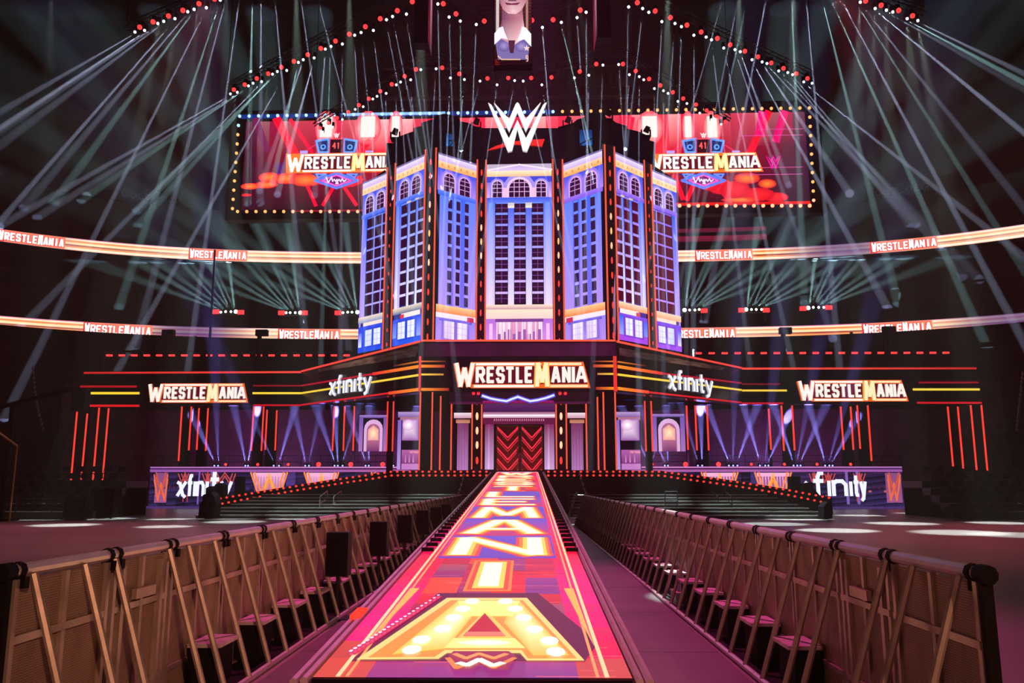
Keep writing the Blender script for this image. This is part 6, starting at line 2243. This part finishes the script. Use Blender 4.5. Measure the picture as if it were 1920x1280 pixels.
# camera jib at the left
root = empty('camera_jib', (PZ(105, 975, 0).x, 46.0, 0), 'dark camera jib with a long arm reaching in from the left edge', 'camera crane')
b = MB()
P0, P1 = PY(-20, 768, 42), PY(140, 728, 44)
b.bar(P0, P1, .16, .22)
b.build('arm', M['black'], root)
b = MB(); p = PY(152, 745, 44); b.box((p.x - .35, p.y - .3, p.z - .75), (p.x + .35, p.y + .3, p.z + .5)); b.build('head', M['black'], root)
b = MB(); b.tube((P1.x - 3, 43.5, 0), (P1.x - 3, 43.5, P1.z - .9), .14, 8); b.box((P1.x - 3.6, 42.9, 0), (P1.x - 2.4, 44.1, .15)); b.build('column', M['black'], root)
# dark hoods with hanging chain at both sides
for px, D, s, lab in ((62, 60, -1, 'pale chain hanging in the dark at the far left'), (1898, 60, 1, 'pale chain hanging in the dark at the far right')):
    pts = [(62, 690), (66, 735), (72, 770), (82, 812)] if s < 0 else [(1918, 700), (1914, 740), (1910, 775), (1906, 812)]
    P_ = [PY(x, y, D) for x, y in pts]
    root = empty('chain', P_[-1], lab, 'chain')
    b = MB()
    for i in range(len(P_) - 1):
        for k in range(5):
            b.ball(P_[i].lerp(P_[i + 1], k / 5), .1, 0, 1.6, 5)
    b.build('links', M['dimletter'], root)
    q = P_[-1]
    b = MB(); b.prism([(q.x - 1.2, D - .5, q.z), (q.x + 1.2, D - .5, q.z), (q.x + .8, D - .5, q.z - 2.4), (q.x - .8, D - .5, q.z - 2.4)], (0, 1.6, 0)); b.build('hook_hood', M['drape'], root)
    b = MB(); b.tube((q.x, D, 0), (q.x, D, q.z - 2.3), .2, 6); b.build('mast', M['black'], root)
# brass handrail going out of the frame at the left
root = empty('handrail', PY(0, 820, 40), 'short brass handrail at the left edge of the picture', 'handrail')
b = MB(); p, q = PY(-20, 798, 40), PY(32, 836, 42); b.tube(p, q, .06, 6); b.tube(q, (q.x, q.y, 0), .05, 6); b.build('rail', M['gold'], root)

# small cameras on poles in front of the lower ribbon, and one tall thin mast
for px, py, lab in ((312, 624, 'camera on a pole before the lower ribbon, outer left'), (487, 624, 'camera on a pole before the lower ribbon, inner left'),
                    (1468, 620, 'camera on a pole before the lower ribbon, inner right'), (1662, 618, 'camera on a pole before the lower ribbon, outer right')):
    D = 79.0
    p = PY(px, py, D)
    root = empty('pole_camera', (p.x, D, 0), 'small dark ' + lab, 'camera')
    b = MB(); b.tube((p.x, D, 0), (p.x, D, p.z), .24, 6); b.build('pole', M['black'], root)
    b = MB(); b.box((p.x - .35, D - .3, p.z - .3), (p.x + .8, D + .3, p.z + .3)); b.build('camera_body', M['black'], root)
p = PY(403, 468, 79); q = PY(392, 660, 79)
b = MB(); b.tube((q.x, 79, 0), (q.x, 79, q.z), .14, 6); b.tube(q, p, .14, 6, r1=.09)
tag(b.build('thin_mast', M['black']), 'tall thin black mast crossing both ribbons left of the tower', 'mast')
# pale unlit sign frames hanging under the lower ribbon
for px0, px1, y0, y1, lab in ((162, 221, 642, 630, 'pale outlined sign frame under the lower ribbon at the left'), (1568, 1627, 643, 634, 'grey sign board under the lower ribbon, inner right'), (1761, 1826, 631, 622, 'pale outlined sign frame under the lower ribbon at the right'), (348, 380, 652, 641, 'small grey sign board under the lower ribbon, inner left')):
    D = 100.0
    a, e = PY(px0, y0, D), PY(px1, y1, D)
    D2 = d_low((a.x + e.x) / 2) - 1.2
    a, e = PY(px0, y0, D2), PY(px1, y1, D2)
    b = MB()
    w = .12
    b.box((a.x, D2, a.z), (e.x, D2 + .1, a.z + w)); b.box((a.x, D2, e.z - w), (e.x, D2 + .1, e.z)); b.box((a.x, D2, a.z), (a.x + w, D2 + .1, e.z)); b.box((e.x - w, D2, a.z), (e.x, D2 + .1, e.z))
    m = (a.x + e.x) / 2; b.box((m - w / 2, D2, a.z), (m + w / 2, D2 + .1, e.z)); b.box((m - .2, D2, e.z), (m + .2, D2 + .1, e.z + .9))
    tag(b.build('sign_frame', M['dimletter']), lab, 'sign')
